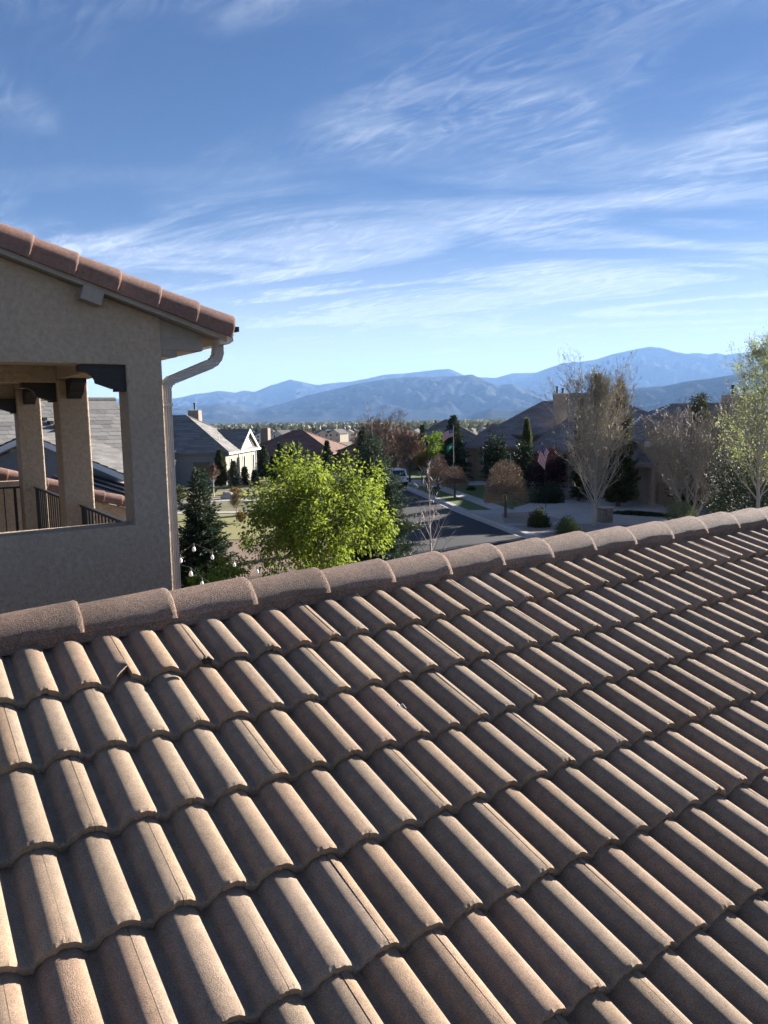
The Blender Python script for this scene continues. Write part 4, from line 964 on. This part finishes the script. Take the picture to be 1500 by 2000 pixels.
# the bright leafing tree beyond the ridge
r = thing_at('leafing_tree', 612, 18, 'bright yellow green leafing tree just beyond the roof ridge', 'tree')
zc = at(612, 1008, 18).z - r.location.z
r.rotation_euler = (0, 0, 0)
clumps(r, zc - 1.35, (0, 0, zc), (2.02, 1.85, 1.66), 130, 20000, .090, 'leaf_maple', 'bark', 5, .085, .58, .28, rlo=.11, rhi=.22)
r = thing_at('leafing_bush', 455, 15.5, 'low green leafy bush below the small spruce by the downspout', 'bush', py=1120)
clumps(r, 1.6, (0, 0, at(455, 1125, 15.5).z - .45), (1.0, .9, .75), 34, 3600, .085, 'leaf_green', 'bark', 9, .04, .55, .3)
# spruces
conifer_at('spruce', 388, 921, 19, 250, 'dark young spruce with pale leader beside the downspout', 3, 'leaf_spruce', 2.6, .11, .036, power=.78, up=.10)
conifer_at('spruce', 728, 852, 29, 270, 'grey green spruce with a bare spike behind the bright leafing tree', 4, 'leaf_spruce_blue', 1.7, .12, .036, power=.8, spiky=.25)
sp = MB(); r = bpy.context.scene.objects['spruce.001']; zt = at(720, 855, 29).z - r.location.z; sp.tube([(0, 0, zt - .5), (.03, 0, zt + .25), (.0, .04, at(718, 815, 29).z - r.location.z)], [.035, .028, .014], 6); sp.build('dead_leader', 'deadwood', r)
conifer_at('spruce', 886, 813, 79, 82, 'tall dark spruce behind the flagpole', 6, 'leaf_spruce', .8, .24, .09, power=.72, skirt=.04)
conifer_at('spruce', 826, 831, 104, 34, 'slim spruce left of the dark hipped roof', 7, 'leaf_spruce', .6, .26, .10, power=.8)
conifer_at('spruce', 708, 842, 62, 34, 'narrow dark spruce behind the grey green spruce', 8, 'leaf_juniper', .8, .2, .08, power=.6)
for i, (px, tp, Y, w, lb) in enumerate(((517, 872, 96, 44, 'broad spruce touching the right end of the cream house'), (548, 866, 90, 30, 'middle one of three spruces in front of the maroon roof'), (570, 874, 88, 26, 'rightmost of three spruces in front of the maroon roof'), (534, 892, 84, 28, 'short spruce low in front of the broad one'), (640, 862, 100, 24, 'spruce top showing above the bright leafing tree'))):
    conifer_at('spruce', px, tp, Y, w, lb, 20 + i, 'leaf_spruce', .6, .26, .10, power=.75)
for i, (px, tp, Y, w, lb) in enumerate(((457, 903, 78, 20, 'bluish columnar conifer against the sunlit cream wall'), (478, 914, 79, 16, 'dark columnar conifer between windows of the sunlit wall'), (498, 920, 79, 14, 'small dark conifer at the corner of the sunlit wall'))):
    conifer_at('columnar_conifer', px, tp, Y, w, lb, 30 + i, 'leaf_spruce_blue' if i == 0 else 'leaf_juniper', .9, .2, .09, power=.5)
conifer_at('juniper', 430, 884, 78, 46, 'big loose green juniper at the shaded front of the cream house', 35, 'leaf_shrub', .9, .28, .09, power=.5, up=.8, droop=0)
conifer_at('columnar_conifer', 1131, 778, 60, 34, 'narrow dark conifer left of the tall twiggy tree', 36, 'leaf_juniper', 1., .2, .08, power=.7)
conifer_at('evergreen', 1208, 752, 56, 88, 'dark olive evergreen directly behind the tall twiggy tree', 37, 'leaf_shrub', .9, .22, .09, power=.45, up=.5, droop=.1)
conifer_at('juniper', 1028, 822, 74, 58, 'tall juniper with pale sunlit tips behind the biggest clipped tree', 38, 'leaf_tip', .7, .28, .08, power=.55, up=.9, droop=0, spiky=.3)
def bigshrub(name, px, top, Y, wpx, label, seed, leaf, n, size, cat='shrub', wid=.45, dy=.8, upd=.5, lumps=6):
    r = thing_at(name, px, Y, label, cat); h = at(px, top, Y).z - r.location.z; w = wpx / 2 * Y / F
    shrub(r, w, w * dy, h, n, leaf, size, seed, wid, upd, lumps); return r
bigshrub('juniper', 968, 850, 70, 56, 'dark rounded juniper left of the biggest clipped tree', 41, 'leaf_juniper', 4500, .22)
bigshrub('juniper', 1022, 862, 68, 46, 'dark blue green juniper right above the biggest clipped tree', 42, 'leaf_juniper', 3800, .22)
r = bigshrub('burgundy_tree', 1072, 872, 63, 84, 'dark burgundy clipped tree beside the leaning flag', 43, 'leaf_burgundy', 6000, .16, 'tree', .6)
bigshrub('hedge', 1066, 938, 59, 76, 'dark evergreen hedge behind the near driveway', 44, 'leaf_juniper', 3600, .16, 'hedge', dy=.4)
bigshrub('shrub', 1058, 990, 46.6, 60, 'dark twiggy shrub at the driveway edge near the kerb', 45, 'leaf_shrub', 2600, .14)
bigshrub('shrub', 1118, 1008, 43, 72, 'shrub with pale green upright tips right behind the ridge', 46, 'leaf_tip', 3200, .13, 'shrub', .3, .8, 1.2)
bigshrub('shrub', 1330, 975, 45, 60, 'low bright leafed shrub below the fanning bare tree', 47, 'leaf_tip', 2200, .10)
bigshrub('hedge', 1250, 1000, 51, 150, 'long low dark hedge in front of the arched entry', 48, 'leaf_juniper', 4200, .14, 'hedge', dy=.2, lumps=12)
bigshrub('evergreen', 1470, 868, 40, 190, 'big dark shaded evergreen mass at the right edge', 49, 'leaf_juniper', 17000, .11, 'shrub', .45, .6)
bigshrub('shrub', 412, 950, 71.5, 60, 'low dark hedge along the front of the cream house', 50, 'leaf_juniper', 2600, .14, 'shrub', .5, .2, .5, 9)
bigshrub('shrub', 462, 951, 71, 36, 'low red tinged shrub at the end of the dark hedge', 51, 'leaf_rust', 1500, .12)
bigshrub('shrub', 348, 948, 62, 26, 'olive shrub just right of the downspout', 52, 'leaf_shrub', 1300, .14)
bigshrub('shrub', 850, 953, 72, 26, 'small dark shrub on the verge by the street lamp', 53, 'leaf_juniper', 900, .12)
bigshrub('shrub', 920, 950, 70, 24, 'small dark shrub on the lawn behind the small clipped tree', 54, 'leaf_juniper', 900, .12)
bigshrub('shrub', 468, 998, 51, 24, 'dark round shrub on the dry lawn', 55, 'leaf_rust', 900, .10)
conifer_at('pine', 1362, 778, 53, 120, 'dark olive pine behind the fanning bare tree', 56, 'leaf_shrub', .55, .22, .06, power=.4, up=.35, droop=.1)
conifer_at('pine', 1410, 800, 50, 90, 'second pine right behind the fanning bare tree', 57, 'leaf_shrub', .5, .22, .06, power=.4, up=.35, droop=.1)
# clipped bare trees
for i, (px, base, top, wpx, bot, lb) in enumerate(((988, 1015, 899, 86, 983, 'biggest clipped dome shaped bare tree beside the near driveway'), (888, 974, 911, 51, 953, 'small clipped bell shaped bare tree on the lawn'), (855, 965, 889, 50, 948, 'shaded clipped round bare tree behind the small one'))):
    Y = (51, 64, 69)[i]; r = thing_at('clipped_tree', px, Y, lb, 'tree', 'clipped bare trees along the street')
    zt, zb = at(px, top, Y).z - r.location.z, at(px, bot, Y).z - r.location.z
    dome(r, zb, wpx / 2 * Y / F, (zt - zb), 60 + i, .25 if i == 1 else .45, (10500, 7000, 6000)[i], 'twig_brown' if i < 2 else 'twig_red', .11)
# the tall twiggy tree with last year's leaves
r = thing_at('twiggy_tree', 1163, 46.5, 'tall twiggy tree with tan leaf buds beside the stone pillar', 'tree'); H = at(1163, 716, 46.5).z
def vase(t): return 3.1 * max(.10, math.sin(math.pi * min(1, (t * .85 + .20))) ** .9)
leader(r, H, vase, 71, 90, R(60), .13, 'bark_pale', 8000, .34, .016, 'bark_pale', .10, .10, 7, 'leaf_tan', 4800, .085)
r = thing_at('bare_tree', 1352, 47, 'pale many stemmed bare tree fanning out at the right', 'tree'); H = at(1352, 792, 47).z
leader(r, H, lambda t: 3.6 * (.35 + .65 * (1 - t)), 72, 96, R(55), .085, 'bark_pale', 14000, .34, .018, 'bark_pale', .05, .09, 6, forks=6, lean=.45)
r = thing_at('young_bare_tree', 843, 30, 'slender leafless young tree standing in front of the dark road', 'tree'); H = at(826, 905, 30).z
leader(r, H, lambda t: 1.5 * (1.05 - t) + .2, 77, 17, R(60), .055, 'bark_purple', 160, .32, .010, 'bark_purple', .14, .07, 3)
r.rotation_euler = (0, R(-2.5), 0)
for i, (px, Y, top, w, lb) in enumerate(((800, 80, 857, 70, 'reddish bare street tree beside the parked white vehicle'), (748, 92, 842, 110, 'wide brown bare tree behind the grey green spruce'), (776, 98, 850, 60, 'taller brown bare tree behind the reddish one'), (705, 105, 862, 60, 'brown bare tree left of the grey green spruce'))):
    r = thing_at('bare_tree', px, Y, lb, 'tree'); H = at(px, top, Y).z - r.location.z; rr = w / 2 * Y / F
    leader(r, H, lambda t: rr * (.6 + .8 * math.sin(math.pi * min(1, t * .9 + .1))) * .75, 80 + i, 42, R(52), .13, 'bark', 5200, .40, .022, 'twig_red', .22, .12, 6)
r = thing_at('leafing_tree', 843, 93, 'sunlit yellow green tree in front of the dark hipped roof', 'tree'); zc = at(843, 872, 93).z - r.location.z
clumps(r, zc - 1.6, (0, 0, zc), (2.5, 2, 1.5), 34, 2600, .22, 'leaf_green', 'bark', 91, .1, .6, .3)
r = thing_at('leafing_tree', 824, 78, 'small rust and green leafing tree beside the street lamp', 'tree'); zc = at(824, 897, 78).z - r.location.z
clumps(r, zc - 1.2, (0, 0, zc), (.8, .8, 1.2), 16, 1100, .16, 'leaf_rust', 'bark', 92, .07, .6, .2)
r = thing_at('leafing_tree', 1482, 37, 'tall pale green leafing tree at the right edge', 'tree'); H = at(1490, 650, 37).z
leader(r, H, lambda t: 2.5 * (.45 + .55 * math.sin(math.pi * min(1, t + .05))), 94, 60, R(50), .12, 'bark_pale', 1500, .3, .012, 'bark_pale', .25, .12, 6, 'leaf_pale', 9500, .085)
r = thing_at('young_bare_tree', 416, 68, 'small bare tree with white trunk on the gravel strip', 'tree'); H = at(416, 908, 68).z
leader(r, H, lambda t: .95 * (1.1 - t), 95, 26, R(55), .06, 'bark_white', 1500, .3, .014, 'twig_red', .42, .1, 5)
r = thing_at('young_leafing_tree', 459, 51.5, 'small thin tree just leafing on the dry lawn', 'tree'); H = at(459, 965, 51.5).z
leader(r, H, lambda t: .8 * (1.15 - t), 96, 22, R(55), .045, 'bark_pale', 900, .25, .010, 'twig_red', .35, .1, 5, 'leaf_tan', 900, .07)
# trees of the distant neighbourhood
def far_tree_meshes(k):
    h, w = ((7, 5), (9, 4), (6, 6), (11, 4.5))[k]; t = MB(); t.tube([(0, 0, -3), (0, 0, h * .6)], [.3, .15], 5, False)
    n = 260; d = unit(rng.normal(size=(n, 3)))
    if k in (1, 3): z = rng.random(n); P = np.stack([d[:, 0] * w / 2 * (1 - z) ** .8, d[:, 1] * w / 2 * (1 - z) ** .8, .8 + z * h], 1)
    else:
        q = rng.integers(0, 7, n); cc = rng.uniform(-1, 1, (7, 3)) * [w * .3, w * .3, h * .2] + [0, 0, h * .6]; P = cc[q] + d * [w * .25, w * .25, h * .22]
    return t.mesh('trunk', 'bark'), leafcards('crown', P, d + [0, 0, .2], 1.3, .8, ('leaf_far', 'leaf_juniper', 'leaf_far', 'leaf_shrub')[k], .2, .35)
FT = [far_tree_meshes(k) for k in range(4)]
for i in range(190):
    Y = rf_.choice((rf_.uniform(560, 800), rf_.uniform(700, 1300), rf_.uniform(900, 1700))); px = rf_.uniform(400, 1010); k = rf_.choice((0, 2, 0, 2, 1, 3)); q = spot(px, Y)
    o = empty('distant_tree', (q.x, q.y, gz(q.x, q.y)), rf_.uniform(0, 6), 'dark tree in the distant neighbourhood below the mountains', 'tree', 'trees of the distant neighbourhood')
    s = rf_.uniform(.6, 1.15); o.scale = (s, s, s)
    for me in FT[k]: link(me.name.split('.')[0], me, o)

nw = 14000; Yw_ = 1300 + 6400 * rng.random(nw) ** 1.3; aw = rng.uniform(-.62, .62, nw); Pw = np.stack([Yw_ * np.tan(aw), Yw_, np.array([gz(x, y) for x, y in zip(Yw_ * np.tan(aw), Yw_)])], 1)
tag(link('distant_woods', leafcards('distant_woods', Pw, rng.normal(size=(nw, 3)) * .35 + [0, 0, 1.], 8 + Yw_ / 600, 9 + Yw_ / 400, 'leaf_far', .2, .4)), kind='stuff')

# ------------------------------------------------------------------ things along the street
def flag(parent, w, h, kind, sag=.25, seed=0, diag=0.):
    """cloth grid hanging from its hoist edge (x=0), its colours sewn in stripes"""
    nx, ny = 26, 13; mb = MB()
    def P(i, j):
        u, v = i / nx, j / ny; return (u * w * (1 - .25 * sag), .06 * math.sin(u * 9 + v * 2 + seed) * (.3 + u), -v * h - sag * w * u * u * (.8 + .4 * v) - diag * u)
    for i in range(nx):
        for j in range(ny):
            if kind == 'stars':
                c = 2 if (u_ := i) < nx * .4 and j < 7 else (0 if j % 2 == 0 else 1)
                if c == 2 and i % 3 == 1 and j % 2 == 1: c = 1
            else: c = 3 if ((i - 11) ** 2 / 30 + (j - 7) ** 2 / 8) > 1 else 1
            mb.poly([P(i, j), P(i + 1, j), P(i + 1, j + 1), P(i, j + 1)], 1, c)
    return mb.build('flag_cloth', ['red', 'white', 'blue', 'green'], parent, True, False)
r = thing_at('flagpole', 886, 75, 'tall white flagpole with two flags in front of the dark spruce', 'flagpole'); r.rotation_euler = (0, 0, 0); zt = at(885, 831, 75).z - r.location.z
mb = MB(); mb.tube([(0, 0, 0), (0, 0, zt)], [.05, .03], 8); mb.build('pole', 'trim', r)
mb = MB(); mb.tube([(0, 0, zt), (0, 0, zt + .05), (0, 0, zt + .1)], [.02, .07, .02], 8); mb.build('finial', 'chrome', r)
f1 = flag(r, 1.15, .75, 'stars', .45, 0); f1.location = (-.03, 0, zt - .35); f1.rotation_euler = (0, 0, R(172))
f2 = flag(r, .75, .55, 'green', .6, 2); f2.location = (-.03, 0, zt - 1.7); f2.rotation_euler = (0, 0, R(165))
tag(f1, 'red and white striped flag with blue starred corner'); tag(f2, 'green flag with white emblem')
r = thing_at('leaning_flag', 1064, 56, 'striped flag with blue starred corner hanging from a leaning pole by the burgundy tree', 'flag'); r.rotation_euler = (0, 0, 0)
zb, zt = at(1063, 905, 56).z - r.location.z, at(1057, 861, 56).z - r.location.z
mb = MB(); mb.tube([(.1, 0, 0), (.05, 0, zb), (-.28, 0, zt)], [.03, .025, .018], 8); mb.build('pole', 'iron', r)
f1 = flag(r, 1.2, .75, 'stars', .3, 1, .35); f1.location = (-.16, 0, zt - .25); f1.rotation_euler = (0, R(42), R(178))
r = thing_at('street_lamp', 834, 72, 'thin dark street lamp post beside the clipped trees', 'street lamp'); r.rotation_euler = (0, 0, 0); zt = at(833, 861, 72).z - r.location.z
mb = MB(); mb.tube([(0, 0, 0), (0, 0, .5), (0, 0, .52), (0, 0, zt - .5)], [.11, .10, .055, .04], 8); mb.build('post', 'iron', r)
mb = MB(); mb.tube([(0, 0, zt - .5), (0, 0, zt - .42), (0, 0, zt - .12)], [.08, .12, .17], 8); mb.build('lantern', 'glass', r)
mb = MB(); mb.tube([(0, 0, zt - .12), (0, 0, zt - .05), (0, 0, zt + .05)], [.20, .12, .02], 8); mb.build('lamp_cap', 'iron', r)
# white parked vehicle, seen from behind
r = empty('parked_suv', (1.0, 76.5, .0), R(14), 'white parked car with dark windows at the kerb', 'car')
bd = MB()
sec = [(-2.3, .40), (-2.32, .75), (-2.25, 1.02), (-1.0, 1.06), (1.2, 1.04), (2.15, .92), (2.3, .70), (2.3, .40)]
bd.prism([(y, z) for y, z in sec], 'x', -.93, .93); o = bd.build('body', 'carpaint', r); bv = o.modifiers.new('b', 'BEVEL'); bv.width = .08; bv.segments = 3
cb = MB(); lo_ = [(-.86, -2.2, 1.05), (.86, -2.2, 1.05), (.86, 1.15, 1.05), (-.86, 1.15, 1.05)]; hi_ = [(-.72, -1.95, 1.78), (.72, -1.95, 1.78), (.72, .35, 1.80), (-.72, .35, 1.80)]
for i in range(4): cb.poly([lo_[i], lo_[(i + 1) % 4], hi_[(i + 1) % 4], hi_[i]])
cb.poly(hi_); o = cb.build('cabin', 'carpaint', r); bv = o.modifiers.new('b', 'BEVEL'); bv.width = .06; bv.segments = 3
def pane4(a, b, c, d, off, nm='window'):
    q = [Vector(x) for x in (a, b, c, d)]; n = (q[1] - q[0]).cross(q[3] - q[0]).normalized(); ct = sum(q, Vector()) / 4
    if n.dot(ct - Vector((0, -.5, 1.3))) < 0: n = -n
    q = [ct + (x - ct) * .82 + n * off for x in q]; m_ = MB(); m_.poly(q); m_.build(nm, 'glass', r)
for i, nm in ((0, 'rear_window'), (1, 'side_window'), (2, 'windscreen'), (3, 'side_window')): pane4(lo_[i], lo_[(i + 1) % 4], hi_[(i + 1) % 4], hi_[i], .006, nm)
for x in (-.92, .92):
    for y in (-1.45, 1.4):
        w_ = MB(); s_ = 1 if x > 0 else -1; w_.tube([(x - s_ * .20, y, .34), (x + s_ * .02, y, .34)], .34, 16); wo_ = w_.build('wheel', 'rubber', r)
        w_ = MB(); w_.tube([(x + s_ * .021, y, .34), (x + s_ * .03, y, .34)], .20, 12); w_.build('rim', 'chrome', wo_)
    w_ = MB(); w_.box(x * .86 - .09, x * .86 + .09, -2.36, -2.325, .78, 1.0); w_.build('tail_light', 'red', r)
w_ = MB(); w_.box(-.85, .85, -2.40, -2.33, .42, .58); w_.build('bumper', 'rubber', r); w_ = MB(); w_.box(-.26, .26, -2.352, -2.33, .68, .82); w_.build('number_plate', 'offwhite', r)
# boulder, pillar
def rock(name, loc, s, label, seed, m='boulder'):
    b = bmesh.new(); bmesh.ops.create_icosphere(b, subdivisions=3, radius=1)
    for v in b.verts:
        n = v.co.normalized(); k = 1 + .28 * noise.noise(n * 1.6 + Vector((seed, 0, 0))) + .08 * noise.noise(n * 5 + Vector((0, seed, 0))); v.co = Vector((n.x * s[0], n.y * s[1], max(-.3, n.z) * s[2])) * k
    me = bpy.data.meshes.new(name); b.to_mesh(me); b.free(); me.materials.append(MT[m]); at_ = me.attributes.new('tone', 'FLOAT', 'FACE'); at_.data.foreach_set('value', [1.] * len(me.polygons))
    o = link(name, me); o.location = loc; return tag(o, label, 'rock')
q = spot(444, 67); rock('boulder', (q.x, q.y, .15), (.62, .5, .52), 'pale rounded boulder on the lawn across the side street', 2.)
q = spot(360, 60); rock('boulder', (q.x, q.y, .1), (.6, .5, .35), 'brown low boulder beside the olive shrub near the downspout', 5., 'stone')
q = spot(1183, 48); r = empty('stone_pillar', (q.x, q.y, .1), .2, 'squat stone mailbox pillar beside the tall twiggy tree', 'pillar')
for k in range(6):
    for i in range(3):
        b = MB(); x0_ = -.36 + i * .24 + (k % 2) * .05 * (i == 1); b.box(x0_ + .006, x0_ + .234, -.36 - random.uniform(0, .02), .36, k * .155 + .004, (k + 1) * .155 - .004, None, random.uniform(.75, 1.25)); b.build('stone', 'stone', r)
b = MB(); b.box(-.42, .42, -.42, .42, .932, 1.02); b.build('cap_stone', 'concrete', r)
# string lights hanging between the wing and the trees
r = empty('string_lights', (0, 0, 0), 0, 'string of white hanging bulbs in front of the young spruce', 'string lights')
bl = [(352, 1096), (378, 1074), (414, 1090), (457, 1105), (502, 1119), (545, 1128)]
ps = [at(x, y - 13, 11.5 + i * .35) for i, (x, y) in enumerate(bl)]
cb = MB(); pth = [at(330, 1080, 11.2)] + ps + [at(640, 1120, 14.5)]
cb.tube(pth, .003, 5); cb.build('cable', 'iron', r)
ps.append(at(372, 1108, 10.6)); ps.append(at(394, 1128, 10.9)); cb = MB(); cb.tube([at(335, 1100, 10.4), ps[-2], ps[-1], at(430, 1150, 11.2)], .003, 5); cb.build('cable', 'iron', r)
for q in ps:
    b = MB(); b.tube([q, q + Vector((0, 0, -.03)), q + Vector((0, 0, -.05))], [.008, .012, .014], 6); o = b.build('socket', 'iron', r)
    b = MB(); b.tube([q + Vector((0, 0, -.051)), q + Vector((0, 0, -.075)), q + Vector((0, 0, -.105)), q + Vector((0, 0, -.125)), q + Vector((0, 0, -.133))], [.010, .022, .029, .020, .004], 10); b.build('bulb', 'bulb', r, True)

# ------------------------------------------------------------------ air
hz = MB(); hz.box(-25500, 25500, -25500, 25500, -75, 1720); ho = hz.build('haze', 'white'); ho.data.materials.clear()
vm = bpy.data.materials.new('haze'); vm.use_nodes = True; n_ = vm.node_tree.nodes; n_.clear()
pv = n_.new('ShaderNodeVolumePrincipled'); pv.inputs['Color'].default_value = (.29, .53, 1, 1); pv.inputs['Density'].default_value = 3.1e-5; pv.inputs['Anisotropy'].default_value = .1
ou = n_.new('ShaderNodeOutputMaterial'); vm.node_tree.links.new(pv.outputs[0], ou.inputs['Volume']); ho.data.materials.append(vm)
tag(ho, kind='stuff')
